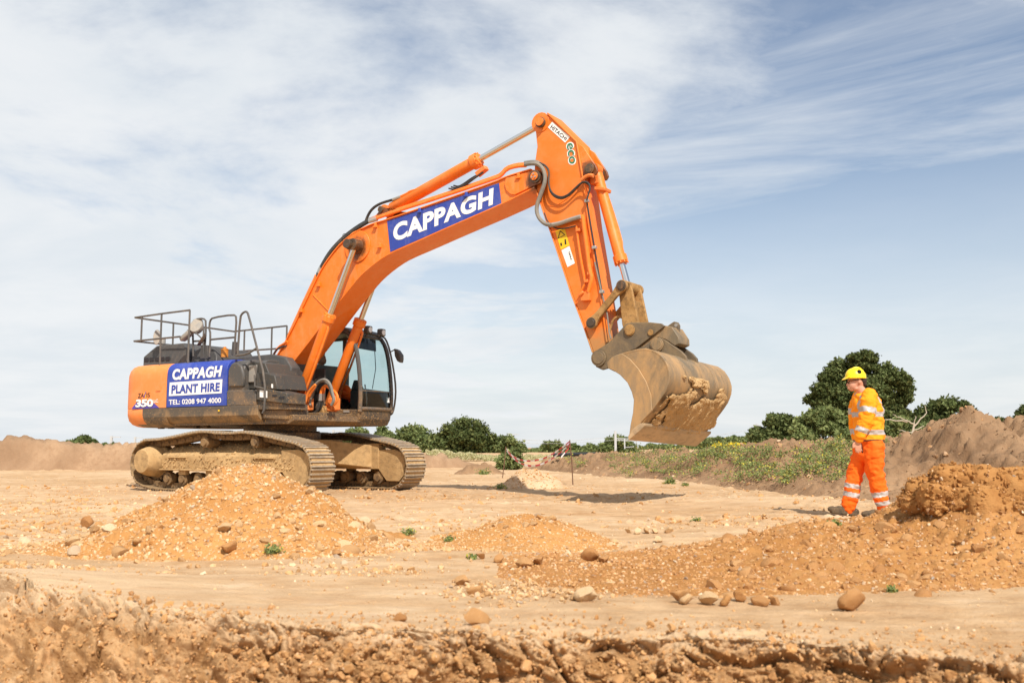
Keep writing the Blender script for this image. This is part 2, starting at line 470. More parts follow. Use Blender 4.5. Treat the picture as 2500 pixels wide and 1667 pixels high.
# ================================================================ the ground, with the trench the camera stands in
EX = np.array([-40, -9, -4.2, -2.9, -2.2, -1.7, -1.1, 0, 1.0, 2.0, 4, 9, 40.])
EY = np.array([18, 8.2, 6.3, 5.72, 5.32, 4.98, 4.62, 4.42, 4.38, 4.02, 3.7, 3.4, 3.2])
def trench(x, y):
    e = np.interp(x, EX, EY) + .10 * fbm(x * 1.7, y * 0 + 3.1, oct=4) + .05 * fbm(x * 6, y * 0 + 9.1, oct=3)
    d = e - y
    far = sst(-y, -1.5, 3.0)                                   # the trench has another side behind the camera
    s = .50 + 1.9 * sst(x, -1.7, -.5) - .6 * sst(x, .6, 2.5)
    dd = np.maximum(d, 0)
    z = -.86 * np.tanh(dd * s / .86)
    return d, z * (1 - far)
def plain_h(x, y):
    x = np.asarray(x, float); y = np.asarray(y, float)
    h = .035 * fbm(x * .22, y * .22, oct=3)
    h = h + .10 * np.exp(-((x + 3.3) / 1.1) ** 2 - ((y - 6.0) / .8) ** 2)
    quiet = np.exp(-(((x + 4.5) / 4.5) ** 2 + ((y - 19.7) / 4.0) ** 2) ** 2)
    h = h * (1 - .8 * quiet)
    rough = sst(fbm(x * .28 + 9, y * .55 - 4, oct=3), -.1, .45) * sst(y, 7.5, 10)
    h = h + rough * (.034 * fbm(x * 4.5, y * 4.5, oct=3) + .018 * fbm(x * 14, y * 14, oct=2)) + .007 * fbm(x * 2.2, y * 7.5, oct=3)
    return h + .022 * fbm(x * .5, y * 2.6, oct=3) * sst(y, 5, 9) * (1 - quiet)
def ground_h(x, y, fine=False):
    return plain_h(x, y)
az = np.radians(np.concatenate([np.linspace(-180, -38, 60, endpoint=False), np.linspace(-38, 38, 700, endpoint=False), np.linspace(38, 180, 61)]))
def rim_r(a):                                 # distance to the trench rim along a bearing
    r = np.linspace(.6, 25, 1200)[:, None]; x, y = r * np.sin(a), r * np.cos(a)
    e = np.interp(x, EX, EY)
    out = (y > e) | (y < -2.5); k = np.argmax(out, 0); k = np.where(out.any(0), k, 1199); return r[k, 0]
re_ = rim_r(az); xe = re_ * np.sin(az)
# smooth the step of the search
ker = np.hanning(37); ker /= ker.sum(); re_ = np.convolve(np.pad(re_, 18, mode='wrap'), ker, 'valid')
rim_s = np.concatenate([[0], np.cumsum(np.hypot(np.diff(re_ * np.sin(az)), np.diff(re_ * np.cos(az))))])
re_ = re_ + np.where(np.abs(az) < .66, .10 * fbm(rim_s * 1.1, rim_s * 0 + 3.1, oct=3) + .03 * fbm(rim_s * 5, rim_s * 0 + 9.1, oct=2), 0)
slope = .95 + 1.8 * sst(xe, -1.9, -.6) - .8 * sst(xe, .8, 2.4)
run = np.minimum(.9 / slope / np.maximum(np.cos(az), .45), re_ * .55)
nF, nW = 14, 230
tF = np.linspace(0, 1, nF, endpoint=False)[:, None]; tW = np.linspace(0, 1, nW)[:, None]
rF = .2 + (re_ - run - .2) * tF; rW = re_ - run * (1 - tW)
zF = np.full_like(rF, -.88); zW = -.88 * (1 - tW) ** 1.05 * np.ones_like(rW)
uo = np.concatenate([np.linspace(0, 1, 90) ** 1.6, ])[1:, None]
rO = re_ + (np.maximum(7.8, re_ + 1.2) - re_) * uo; r1_ = rO[-1]
inv = np.linspace(0, 1, 250)[1:, None]; rM = 1 / (1 / r1_ + (1 / 62. - 1 / r1_) * inv)
rT = np.geomspace(66, 4500, 30)[:, None] * np.ones_like(r1_)
RR = np.concatenate([rF, rW, rO, rM, rT]); AA = np.broadcast_to(az, RR.shape)
gx, gy = RR * np.sin(AA), RR * np.cos(AA)
zb = np.concatenate([zF, zW, np.zeros_like(rO), np.zeros_like(rM), np.zeros_like(rT)])
gz = zb + np.where(RR < 300, plain_h(gx, gy), -1.2 * sst(RR, 300, 1500))
# broken earth: displaced in all three directions, fading out on the sand behind the rim
w_ = np.concatenate([np.full((nF, 1), .6) * np.ones_like(rF), np.ones_like(rW), 1 - sst(rO - re_, .0, .30), np.zeros_like(rM), np.zeros_like(rT)])
sl = (w_ > .001) & (np.abs(AA) < 1.2); X, Y, Z, Wt = gx[sl], gy[sl], gz[sl], w_[sl]
arc_ = np.cumsum(np.hypot(np.diff(RR, axis=0, prepend=RR[:1]), np.diff(zb, axis=0, prepend=zb[:1])), axis=0); arc_ = arc_ - arc_[nF + nW - 1]
p_, q_ = np.broadcast_to(rim_s, RR.shape)[sl], arc_[sl] * 1.0
wob = .35 * fbm(X * 2.2, Y * 2.2, Z * 2.2, oct=3)
b1, v1 = worley(p_ * 2.4 + wob, q_ * 2.6 + wob * .7); b2, v2 = worley(p_ * 6 + wob * 2 + 4, q_ * 6.5); b3, v3 = worley(p_ * 15 + wob * 3, q_ * 15 + 7); b4, v4 = worley(p_ * 33 + wob * 3, q_ * 33 + 2)
fine_ = np.broadcast_to(sst(slope, .8, 2.2), RR.shape)[sl]
dsp = .095 * (sst(b1, 0, .32) * (.35 + .65 * v1) - .45) + .055 * (sst(b2, 0, .4) * (.3 + .7 * v2) - .4) + (.35 + .65 * fine_) * .046 * (sst(b3, 0, .5) * v3 - .3) + (.3 + .7 * fine_) * .020 * (sst(b4, 0, .6) * v4 - .3) + .05 * fbm(X * 3, Y * 3, Z * 3, oct=3)
al_ = np.broadcast_to(np.arctan(slope), RR.shape)[sl]
inward = np.stack([-np.sin(AA[sl]) * np.sin(al_), -np.cos(AA[sl]) * np.sin(al_), np.cos(al_)], -1)
onwall = np.concatenate([np.zeros_like(rF), np.ones_like(rW), 1 - sst(rO - re_, 0, .25), np.zeros_like(rM), np.zeros_like(rT)])[sl]
D_ = (inward * onwall[:, None] + np.array([0, 0, 1.0]) * (1 - onwall)[:, None]) * (dsp * Wt)[:, None]
V = np.stack([gx, gy, gz], -1); V[sl] += D_
nr, na = gx.shape
wallV = V[nF + 10:nF + nW + 30, 60:760].reshape(-1, 3)
ii = np.arange(nr * na).reshape(nr, na)
F = np.stack([ii[:-1, :-1], ii[:-1, 1:], ii[1:, 1:], ii[1:, :-1]], -1).reshape(-1, 4)[:, ::-1]
tag(link('ground', mesh_np('ground', V.reshape(-1, 3), F, [M['ground']])), kind='structure')

# ================================================================ stones
def ico(sub):
    bm = bmesh.new(); bmesh.ops.create_icosphere(bm, subdivisions=sub, radius=1.0)
    v = np.array([x.co[:] for x in bm.verts]); f = np.array([[q.index for q in x.verts] for x in bm.faces]); bm.free(); return v, f
ICO1, ICO2, ICO3 = ico(1), ico(2), ico(3)
rng = np.random.RandomState(11)
def stone_shape(base, seed, rough=.25, flat=(1, .8, .62), cuts=9):
    v, f = base; rs = np.random.RandomState(seed); p = v.copy()
    for _ in range(cuts):                                      # planes that split off faces
        n = rs.normal(size=3); n /= np.linalg.norm(n); d = rs.uniform(.42, .82)
        s = p @ n - d; p = p - np.outer(np.maximum(s, 0) * .96, n)
    o = rs.uniform(0, 50, 3)
    p = p * (1 + rough * .55 * fbm(p[:, 0] * 1.8 + o[0], p[:, 1] * 1.3 + o[1], p[:, 2] * 1.3 + o[2], oct=3))[:, None]
    return p * np.array(flat)
def rotm(n, rs):
    q = rs.normal(size=(n, 4)); q /= np.linalg.norm(q, axis=1)[:, None]; w, x, y, z = q.T
    return np.stack([np.stack([1 - 2 * (y * y + z * z), 2 * (x * y - z * w), 2 * (x * z + y * w)], -1),
                     np.stack([2 * (x * y + z * w), 1 - 2 * (x * x + z * z), 2 * (y * z - x * w)], -1),
                     np.stack([2 * (x * z - y * w), 2 * (y * z + x * w), 1 - 2 * (x * x + y * y)], -1)], 1)
def scatter(name, P, size, mat, base=None, rough=.3, parent=None, kinds=6, smooth=False, loc=None):
    """many small stones or clods as one mesh"""
    base = base or ICO1; rs = np.random.RandomState(abs(hash(name)) % 1000 if False else len(name) * 7 + 3)
    n = len(P); Vs = []; Fs = []; off = 0
    pick = rs.randint(0, kinds, n); RM = rotm(n, rs)
    for q in range(kinds):
        sel = np.where(pick == q)[0]
        if not len(sel): continue
        sh = stone_shape(base, 100 + q, rough, (1, rs.uniform(.65, .95), rs.uniform(.45, .8)), 8)
        vv = np.einsum('nij,kj->nki', RM[sel], sh) * size[sel][:, None, None] + P[sel][:, None, :]
        m = len(sh); Vs.append(vv.reshape(-1, 3))
        Fs.append((base[1][None] + (np.arange(len(sel)) * m)[:, None, None]).reshape(-1, 3) + off); off += len(sel) * m
    o = link(name, mesh_np(name, np.concatenate(Vs), np.concatenate(Fs), [mat], smooth), parent, loc)
    o['kind'] = 'stuff'; return o
STONE_ME = [mesh_np('stone', stone_shape(ICO3, 300 + q, .22, f, 8), ICO3[1], [M['stone']], True, angle=R(40))
            for q, f in enumerate([(1, .8, .66), (1, .9, .75), (1, .7, .55), (1, .85, .9), (1.1, .7, .7), (.9, .9, .6)])]
STONE_MEO = []
for me in STONE_ME:
    q = me.copy(); q.materials.clear(); q.materials.append(M['stoneo']); STONE_MEO.append(q)
STONE_LO = [mesh_np('stone', stone_shape(ICO2, 400 + q, .25, f, 6), ICO2[1], [M['stone']], True, angle=R(35))
            for q, f in enumerate([(1, .8, .66), (1, .9, .75), (1, .7, .55), (1, .85, .8)])]
STONE_LOO = []
for me in STONE_LO:
    q = me.copy(); q.materials.clear(); q.materials.append(M['stoneo']); STONE_LOO.append(q)

# ================================================================ heaps: height fields standing on the ground
def heap(name, x0, x1, y0, y1, step, hf, mat, label=None, cat=None, kind=None):
    nx, ny = int((x1 - x0) / step) + 1, int((y1 - y0) / step) + 1
    X, Y = np.meshgrid(np.linspace(x0, x1, nx), np.linspace(y0, y1, ny))
    Hh = hf(X, Y); Z = np.where(Hh > -.05, ground_h(X, Y, False) + Hh, -.3 + ground_h(X, Y, False))
    ii = np.arange(nx * ny).reshape(ny, nx)
    F = np.stack([ii[:-1, :-1], ii[:-1, 1:], ii[1:, 1:], ii[1:, :-1]], -1).reshape(-1, 4)
    keep = (Hh > -.05).reshape(-1)[F].any(1); F = F[keep]
    used = np.unique(F); remap = np.zeros(nx * ny, int); remap[used] = np.arange(len(used))
    c = np.array([(x0 + x1) / 2, (y0 + y1) / 2, 0])
    Vv = np.stack([X, Y, Z], -1).reshape(-1, 3)[used] - c
    o = link(name, mesh_np(name, Vv, remap[F], [mat]), None, c)
    tag(o, label, cat, kind=kind); return o
def hz(hf, x, y):
    x = np.asarray(x, float); y = np.asarray(y, float)
    return ground_h(x, y, False) + hf(x, y)
def lumps(x, y, a1, s1, a2, s2):
    w1, v1 = worley(x * s1 + .5 * fbm(x * s1 * .6, y * s1 * .6, oct=2), y * s1)
    w2, v2 = worley(x * s2, y * s2 + 5)
    return a1 * np.sqrt(w1) * (v1 - .2) + a2 * np.sqrt(w2) * (v2 - .1)
def ridge_field(pts, yf, yr, sharp=1.0):
    """pts: (px, py, Y) along the skyline of the heap; yf: front foot (px, py) list; yr: depth behind"""
    C = [dp(*p) for p in pts]
    xs = np.array([c.x for c in C]); ys = np.array([c.y for c in C]); zs = np.array([c.z for c in C]) - 0.0
    fx, fy = zip(*[gp(*p) for p in yf])
    def f(x, y):
        r = np.interp(x, xs, ys); h = np.interp(x, xs, zs); fr = np.interp(x, fx, fy)
        t = np.where(y < r, (r - y) / np.maximum(r - fr, .2), (y - r) / yr)
        s = 1 - t; prof = np.where(t < 1, np.where(t < .22, 1 - t * t / .44 * 1.0, (1 - .11) * (1 - t) / .78), -.25 * (t - 1))
        return np.maximum(h, .0) * prof - .004 - .12 * np.maximum(t - 1, 0)
    return f
# left heap of sandy gravel
_r1 = ridge_field([(-60, 1372, 8.0), (60, 1345, 8.1), (200, 1300, 8.25), (330, 1243, 8.4), (450, 1187, 8.5), (540, 1147, 8.55), (585, 1138, 8.6), (640, 1146, 8.6), (700, 1178, 8.6), (780, 1210, 8.6), (830, 1248, 8.55), (880, 1290, 8.5), (960, 1326, 8.5), (1060, 1342, 8.5), (1120, 1350, 8.5)],
                  [(-60, 1345), (110, 1352), (400, 1366), (700, 1366), (950, 1352), (1120, 1340)], 1.35)
def hf1(x, y):
    b = _r1(x, y); k = sst(b, -.02, .12)
    return b + k * (.03 * fbm(x * 2.6, y * 2.6, oct=3) + lumps(x, y, .045, 7, .030, 16) + .010 * fbm(x * 26, y * 26, oct=2)) - .012 * k
m1 = heap('gravel_mound', -4.9, -.3, 6.9, 10.3, .016, hf1, M['mound1'], 'tall heap of sandy orange gravel in front of the excavator tracks', 'mound')
# low heap in the middle
_r2 = ridge_field([(1000, 1336, 8.7), (1063, 1318, 8.8), (1169, 1296, 8.9), (1225, 1264, 8.9), (1254, 1256, 8.9), (1340, 1264, 8.9), (1424, 1293, 8.9), (1490, 1320, 8.8), (1560, 1336, 8.8)],
                  [(1000, 1336), (1120, 1343), (1300, 1350), (1450, 1342), (1560, 1334)], .9)
def hf2(x, y):
    b = _r2(x, y); k = sst(b, -.02, .08)
    return b + k * (.012 * fbm(x * 3, y * 3, oct=3) + lumps(x, y, .02, 9, .013, 20) + .004 * fbm(x * 30, y * 30, oct=2)) - .008 * k
m2 = heap('gravel_mound', -1.1, 1.3, 7.8, 10.1, .016, hf2, M['mound1'], 'low flat heap of gravel in the middle of the sand', 'mound')
# long orange ridge on the right
_r3 = ridge_field([(1040, 1460, 6.7), (1190, 1402, 6.7), (1260, 1386, 6.75), (1510, 1373, 6.95), (1700, 1336, 7.2), (1966, 1283, 7.6), (2080, 1278, 7.75), (2150, 1262, 7.8), (2200, 1238, 7.8), (2240, 1206, 7.75), (2290, 1186, 7.7), (2360, 1176, 7.7), (2430, 1180, 7.7), (2500, 1182, 7.7), (2700, 1190, 7.7), (3000, 1260, 7.8), (3300, 1380, 7.8)],
                  [(1200, 1405), (1300, 1425), (1500, 1448), (1800, 1446), (2100, 1440), (2350, 1436), (2600, 1432), (3300, 1420)], 1.25)
def hf3(x, y):
    b = _r3(x, y); k = sst(b, -.02, .12); rt = sst(x, 1.2, 2.6)
    return b + k * (.02 * fbm(x * 2.6, y * 2.6, oct=3) + (.45 + .9 * rt) * lumps(x, y, .035, 7.5, .028, 18) + .007 * fbm(x * 28, y * 28, oct=2)) - .012 * k
m3 = heap('spoil_ridge', -.6, 6.2, 5.3, 9.6, .018, hf3, M['mound3'], 'long ridge of damp orange gravelly spoil on the right', 'mound')
# the clotted block broken open on top of the ridge
def blob(name, c, rad, seed, mat, amp=.22, sub=5, parent=None, sc=2.0):
    v, f = ico(sub); o = np.random.RandomState(seed).uniform(0, 40, 3)
    q = np.sign(v) * np.abs(v) ** .8
    p = q * np.array(rad)
    s = p * sc / .3
    n = amp * fbm(s[:, 0] * .5 + o[0], s[:, 1] * .5 + o[1], s[:, 2] * .5 + o[2], oct=5, gain=.58)
    w, vv = worley(s[:, 0] * 1.6 + s[:, 1] * .9 + o[0], s[:, 2] * 1.6 - s[:, 1] * .8)
    n2 = fbm(s[:, 0] * 3 + o[1], s[:, 1] * 3, s[:, 2] * 3, oct=3)
    p = p * (1 + n + .10 * np.sqrt(w) * (vv - .2) + .07 * n2)[:, None]
    return link(name, mesh_np(name, p, f, [mat]), parent, c)
BLK = []
_rb4 = np.random.RandomState(44)
for px, py, Y_, r_ in ((2268, 1192, 7.5, .10), (2310, 1180, 7.45, .14), (2360, 1182, 7.5, .13), (2345, 1215, 7.3, .12), (2410, 1188, 7.4, .16), (2460, 1192, 7.45, .15), (2500, 1200, 7.4, .17), (2400, 1228, 7.2, .13), (2290, 1222, 7.3, .11), (2455, 1240, 7.15, .14), (2550, 1215, 7.3, .18), (2362, 1158, 7.5, .07), (2245, 1222, 7.5, .09), (2500, 1245, 7.1, .12)):
    c_ = Vector(dp(px, py, Y_)) - Vector(m3.location); rad = tuple(r_ * _rb4.uniform(.8, 1.25) for _ in range(3)); BLK.append((blob('spoil_block', c_, (rad[0] * 1.2, rad[1], rad[2] * .85), int(px), M['mound3'], .45, 4, m3, 1.5), rad, int(140 + 2500 * r_)))

def seeds(n, x0, x1, y0, y1, hf, lo, hi, mask=None, p=2.2, rs=rng):
    x = rs.uniform(x0, x1, n); y = rs.uniform(y0, y1, n)
    if mask is not None:
        kk = mask(x, y); x, y = x[kk], y[kk]
    s = lo + (hi - lo) * rs.rand(len(x)) ** p
    return np.stack([x, y, hz(hf, x, y) - s * .12], -1), s
def stones_on(mound, hf, n, x0, x1, y0, y1, lo, hi, mask, metab, seed, p=2.0):
    rs = np.random.RandomState(seed)
    P, s = seeds(n, x0, x1, y0, y1, hf, lo, hi, mask, p, rs)
    for i in range(len(P)):
        o = bpy.data.objects.new('stone', metab[rs.randint(len(metab))]); COL.objects.link(o); o.parent = mound
        o.location = Vector(P[i]) - mound.location
        o.rotation_euler = rs.uniform(-.5, .5, 3) + np.array([0, 0, rs.uniform(0, 6.3)]); o.scale = [s[i] * q for q in rs.uniform(.8, 1.2, 3)]
def gravel_on(name, mound, hf, n, x0, x1, y0, y1, lo, hi, mask, mat, seed, base=None, p=2.5):
    rs = np.random.RandomState(seed); P, s = seeds(n, x0, x1, y0, y1, hf, lo, hi, mask, p, rs)
    return scatter(name, P - np.array(mound.location), s, mat, base, .3, mound)
on1 = lambda x, y: (_r1(x, y) > -.015) & (y < 8.9)
on2 = lambda x, y: (_r2(x, y) > -.02) & (y < 9.2)
on3 = lambda x, y: (_r3(x, y) > -.02) & (y < 8.2)
stones_on(m1, hf1, 340, -4.6, -.5, 7.1, 8.9, .020, .085, on1, STONE_LO, 21, 2.6)
gravel_on('gravel', m1, hf1, 17000, -4.8, -.3, 7.0, 8.9, .006, .030, on1, M['peb'], 22, None, 2.0)
stones_on(m2, hf2, 110, -.5, 1.1, 7.9, 9.2, .018, .05, lambda x, y: on2(x, y) & (x > -.15), STONE_LO, 23)
gravel_on('gravel', m2, hf2, 6000, -.9, 1.2, 7.9, 9.2, .006, .020, on2, M['peb'], 24)
stones_on(m3, hf3, 330, 1.0, 4.6, 5.5, 8.0, .018, .075, lambda x, y: on3(x, y) & (x > 1.0 + .5 * np.sin(y * 3)), STONE_LOO, 25, 2.4)
gravel_on('gravel', m3, hf3, 20000, -.1, 5.0, 5.45, 8.1, .006, .026, on3, M['pebo'], 26, None, 2.0)

# background banks and small heaps (dark topsoil on the right, dusty bund on the left)
BR = [(1270, 1152, 40), (1330, 1128, 38.5), (1400, 1118, 36.5), (1480, 1108, 34.5), (1560, 1106, 32.5), (1700, 1100, 29), (1800, 1093, 26.5), (1900, 1086, 24.3), (2000, 1083, 22.4), (2100, 1078, 20.6), (2180, 1068, 19.4), (2250, 1046, 18.4), (2330, 1019, 18), (2385, 1034, 17.7), (2440, 1056, 17.4), (2500, 1024, 17), (2600, 1005, 16.5), (2800, 1030, 16)]
_rb = ridge_field(BR, [(1320, 1146), (1450, 1160), (1600, 1170), (1800, 1190), (1950, 1208), (2100, 1226), (2250, 1240), (2500, 1250), (2900, 1255)], 3.5)
def hfb(x, y):
    b = _rb(x, y); k = sst(b, -.05, .3)
    return b + k * (.09 * fbm(x * .9, y * .9, oct=4) + lumps(x, y, .22, 1.7, .11, 5.5) + lumps(x + 7, y, .05, 13, .02, 22) + .06 * fbm(x * 7, y * 7, oct=3)) - .08 * k
tag(heap('earth_bank', .2, 13.5, 12.0, 43.0, .05, hfb, M['bank']), kind='structure')
bank_o = bpy.data.objects['earth_bank']
BL = [(-900, 1068, 35), (-300, 1075, 36), (0, 1074, 37), (60, 1071, 37), (110, 1078, 37), (170, 1084, 37), (250, 1086, 37), (300, 1090, 37), (500, 1090, 37), (800, 1095, 38), (960, 1104, 39), (1030, 1112, 40), (1110, 1122, 41), (1190, 1146, 41)]
_rl = ridge_field(BL, [(-900, 1150), (0, 1148), (300, 1147), (700, 1143), (1110, 1136)], 4.0)
def hfl(x, y):
    b = _rl(x, y); k = sst(b, -.05, .3)
    return b + k * (.07 * fbm(x * .8, y * .8, oct=4) + lumps(x, y, .24, 1.1, .14, 3.2) + .09 * fbm(x * 3, y * 3, oct=3) + lumps(x + 5, y, .06, 7, .0, 9)) - .04 * k
tag(heap('earth_bund', -32, 0.5, 31, 46, .09, hfl, M['bankl']), kind='structure')
def cone(name, px, py_top, py_base, wpx, mat, label, Yb=None, amp=.03, flatx=1.0):
    Yf = gp(px, py_base)[1] if Yb is None else Yb
    hw = wpx / 2 / FPX * Yf; c = dp(px, py_top, Yf + hw * .8)
    hgt = c.z; cx, cy = c.x, c.y; rx, ry = hw, hw * .8 / flatx
    def f(x, y):
        r = np.hypot((x - cx) / rx, (y - cy) / ry) + .12 * fbm((x - cx) / rx * 2, (y - cy) / ry * 2 + px, oct=3)
        b = hgt * np.where(r < .3, 1 - r * r * .9, (1 - r) / .7 * .92 + .0)
        k = sst(b, -.02, .15)
        return np.where(r > 1.4, -.2, b) + k * (amp * fbm(x * 2.5, y * 2.5, oct=4) + lumps(x, y, amp, 5, amp * .6, 12)) - .02
    return heap(name, cx - rx * 1.5, cx + rx * 1.5, cy - ry * 1.5, cy + ry * 1.5, max(.03, hw / 45), f, mat, label, 'mound'), f
mc, hfc = cone('gravel_mound', 1296, 1150, 1196, 190, M['pale'], 'pale gravel cone on the sand below the drooping barrier tape', amp=.05)
_rc = np.random.RandomState(3); _xc, _yc = mc.location.x, mc.location.y; _px = _xc + _rc.normal(0, .45, 1600); _py = _yc + _rc.normal(0, .4, 1600); _ps = .008 + .03 * _rc.rand(1600) ** 3
scatter('gravel', np.stack([_px, _py, np.maximum(hz(hfc, _px, _py), ground_h(_px, _py))], -1) - np.array(mc.location), _ps, M['peb'], ICO1, .3, mc)
cone('soil_mound', 1172, 1130, 1158, 130, M['bank'], 'small dark clotted soil heap beyond the far crawler track', amp=.06)
cone('soil_mound', 1075, 1118, 1134, 90, M['mound1'], 'low orange sand heap in the distance behind the far track', amp=.02)

# ---- loose stones on the sand, each a thing of its own (photo point of its foot, half width in photo pixels)
LOOSE = [
 (975, 1519, 21, 1, 1, 'round rust brown stone on the trench rim'),
 (1161, 1532, 29, 1, 1, 'smooth oval orange stone lying closest to the trench edge'),
 (2087, 1494, 30, 1, 3, 'blocky tan flint alone on the bare sand at right'),
 (1665, 1474, 25, 1, 0, 'rust brown broken flint, leftmost of the row before the orange ridge'),
 (1677, 1478, 15, 0, 3, 'white faced flint leaning against the brown one in the row'),
 (1733, 1480, 25, 0, 0, 'rounded cream and tan flint third along the row'),
 (1775, 1480, 15, 0, 3, 'small upright cream flint in the middle of the row'),
 (1808, 1470, 20, 1, 4, 'flat brown stone right of the upright cream flint'),
 (1862, 1480, 26, 1, 2, 'low orange brown stone with a notch in the row'),
 (1893, 1478, 16, 1, 0, 'orange stone touching the notched one, last of the row'),
 (1433, 1470, 25, 0, 1, 'large white and tan flint at the foot of the orange ridge'),
 (1400, 1466, 13, 0, 2, 'small pale flake beside the large white flint'),
 (1441, 1371, 18, 1, 3, 'squarish tan stone on the low tip of the orange ridge'),
 (1475, 1373, 16, 1, 4, 'flat orange stone beside the squarish one on the ridge tip'),
 (1280, 1386, 20, 1, 4, 'long brown stone at the very left end of the orange ridge'),
 (1315, 1381, 16, 1, 0, 'brown stone right of the long one on the ridge tip'),
 (1174, 1366, 11, 1, 0, 'small brown stone beside a sprig of weed'),
 (1220, 1374, 14, 1, 1, 'egg shaped brown stone next to the sprig stone'),
 (1127, 1430, 17, 1, 1, 'rounded brown stone on the pale sand left of the ridge'),
 (1162, 1452, 18, 1, 4, 'low tan stone in the yellow gravel patch'),
 (1190, 1455, 12, 1, 2, 'small orange stone in the yellow gravel patch'),
 (1634, 1302, 10, 0, 1, 'rightmost of the small round stones lined up by the middle heap'),
 (1535, 1303, 9, 0, 0, 'leftmost of the small round stones lined up by the middle heap'),
 (1558, 1304, 10, 0, 1, 'second from left of the round stones by the middle heap'),
 (1580, 1303, 9, 0, 3, 'third from left of the round stones by the middle heap'),
 (1600, 1303, 9, 0, 0, 'fourth from left of the round stones by the middle heap'),
 (1607, 1326, 11, 0, 1, 'round tan stone just below the line of small stones'),
 (208, 1290, 20, 1, 3, 'blocky brown stone on the left shoulder of the tall heap'),
 (172, 1334, 26, 0, 4, 'long pale stone at the left foot of the tall heap'),
 (328, 1340, 24, 0, 2, 'slanted pinkish slab at the front foot of the tall heap'),
 (360, 1308, 18, 0, 1, 'rounded pale boulder above the slanted slab'),
 (545, 1306, 26, 0, 0, 'cracked pinkish flint on the front of the tall heap'),
 (755, 1210, 15, 0, 1, 'pale grey boulder on the right shoulder of the tall heap'),
 (905, 1292, 16, 0, 3, 'cream boulder low on the right slope of the tall heap'),
 (556, 1358, 30, 1, 4, 'dark brown clod at the front foot of the tall heap'),
 (820, 1358, 18, 1, 0, 'brown clod at the right front foot of the tall heap'),
]
def surf(x, y):
    z = ground_h(x, y)
    for h, b in ((hf1, (-4.9, -.3, 6.9, 10.3)), (hf2, (-1.1, 1.3, 7.8, 10.1)), (hf3, (-.6, 6.2, 5.3, 9.6))):
        q = (x > b[0]) & (x < b[1]) & (y > b[2]) & (y < b[3])
        if q.any(): z[q] = np.maximum(z[q], hz(h, x[q], y[q]))
    return z
def hit(px, py):                                              # first meeting of a photo ray with the ground or a heap
    r = ray(px, py); k = np.geomspace(3.5, 26, 700)
    x, y, z = r[0] * k, r[1] * k, HC + r[2] * k
    sz = surf(x, y); q = np.where(z <= sz)[0]
    if len(q): q = q[0]; return x[q], y[q], sz[q], k[q]
    x, y = gp(px, py); return x, y, 0, y
for i, (px, py, hw, o_, q, lab) in enumerate(LOOSE):
    x, y, z, k = hit(px, py); s = hw / FPX * k * (1.25 if py > 1300 and px > 1000 else .85)
    me = (STONE_MEO if o_ else STONE_ME)[q % 6]
    o = link('stone', me); o.scale = (s, s, s); o.rotation_euler = (rng.uniform(-.2, .2), rng.uniform(-.2, .2), rng.uniform(0, 6.3) if i > 2 else .3)
    lowest = min((o.rotation_euler.to_matrix() @ v.co).z for v in me.vertices) * s
    o.location = (x, y + s * .5, float(surf(np.array([x]), np.array([y + s * .5]))[0]) - lowest - s * .14)
    tag(o, lab, 'stone', 'loose stones on the sand')

# ---- gravel and crumbs that nobody could count
rs = np.random.RandomState(5)
def field(n, y0, y1, lo, hi, dens=None, p=3.0, spread=.60):
    y = 1 / rs.uniform(1 / y1, 1 / y0, n); x = rs.uniform(-spread, spread, n) * y
    if dens is not None:
        kk = rs.rand(n) < dens(x, y); x, y = x[kk], y[kk]
    s = lo + (hi - lo) * rs.rand(len(x)) ** p
    d, _ = trench(x, y); kk = d < -.02; x, y, s = x[kk], y[kk], s[kk]
    return np.stack([x, y, ground_h(x, y, False) + s * .1], -1), s
dens = lambda x, y: .10 + .9 * sst(fbm(x * .35 + 9, y * .6 - 4, oct=3), .05, .55)
P1, s1 = field(24000, 6.5, 30, .008, .045, dens, 4.0)
P2, s2 = field(4500, 4.4, 9, .004, .018, lambda x, y: .15 + .85 * sst(fbm(x * .9, y * 1.2, oct=3), .0, .6), 3.0)
P3 = np.array([[*gp(px, py), 0] for px, py in zip(rs.uniform(0, 420, 2600), rs.uniform(1205, 1345, 2600))]); s3 = .006 + .03 * rs.rand(2600) ** 3
P4 = np.array([[*gp(px, py), 0] for px, py in zip(rs.normal(1260, 110, 700), rs.normal(1440, 16, 700))]); s4 = .005 + .022 * rs.rand(700) ** 3
scatter('scattered_gravel', np.concatenate([P1, P2, P3, P4]), np.concatenate([s1, s2, s3, s4]), M['peb'])
P5, s5 = field(9000, 9.5, 24, .012, .075, lambda x, y: .9 * sst(fbm(x * .28 + 9, y * .55 - 4, oct=3), .1, .6), 3.2)
P5[:, 2] -= s5 * .25
scatter('ground_rubble', P5, s5, M['clod'], ICO2, .5)
# clods on the broken trench side
def clods(n, lo, hi, p):
    s = lo + (hi - lo) * rs.rand(n) ** p; return wallV[rs.randint(0, len(wallV), n)] + rs.normal(0, .008, (n, 3)), s
Pa, sa = clods(24000, .003, .015, 1.8)
scatter('soil_crumbs', Pa, sa, M['clod'], ICO1, .35)
Pa, sa = clods(1500, .012, .036, 2.6)
scatter('soil_clods', Pa, sa, M['clod'], ICO2, .35)
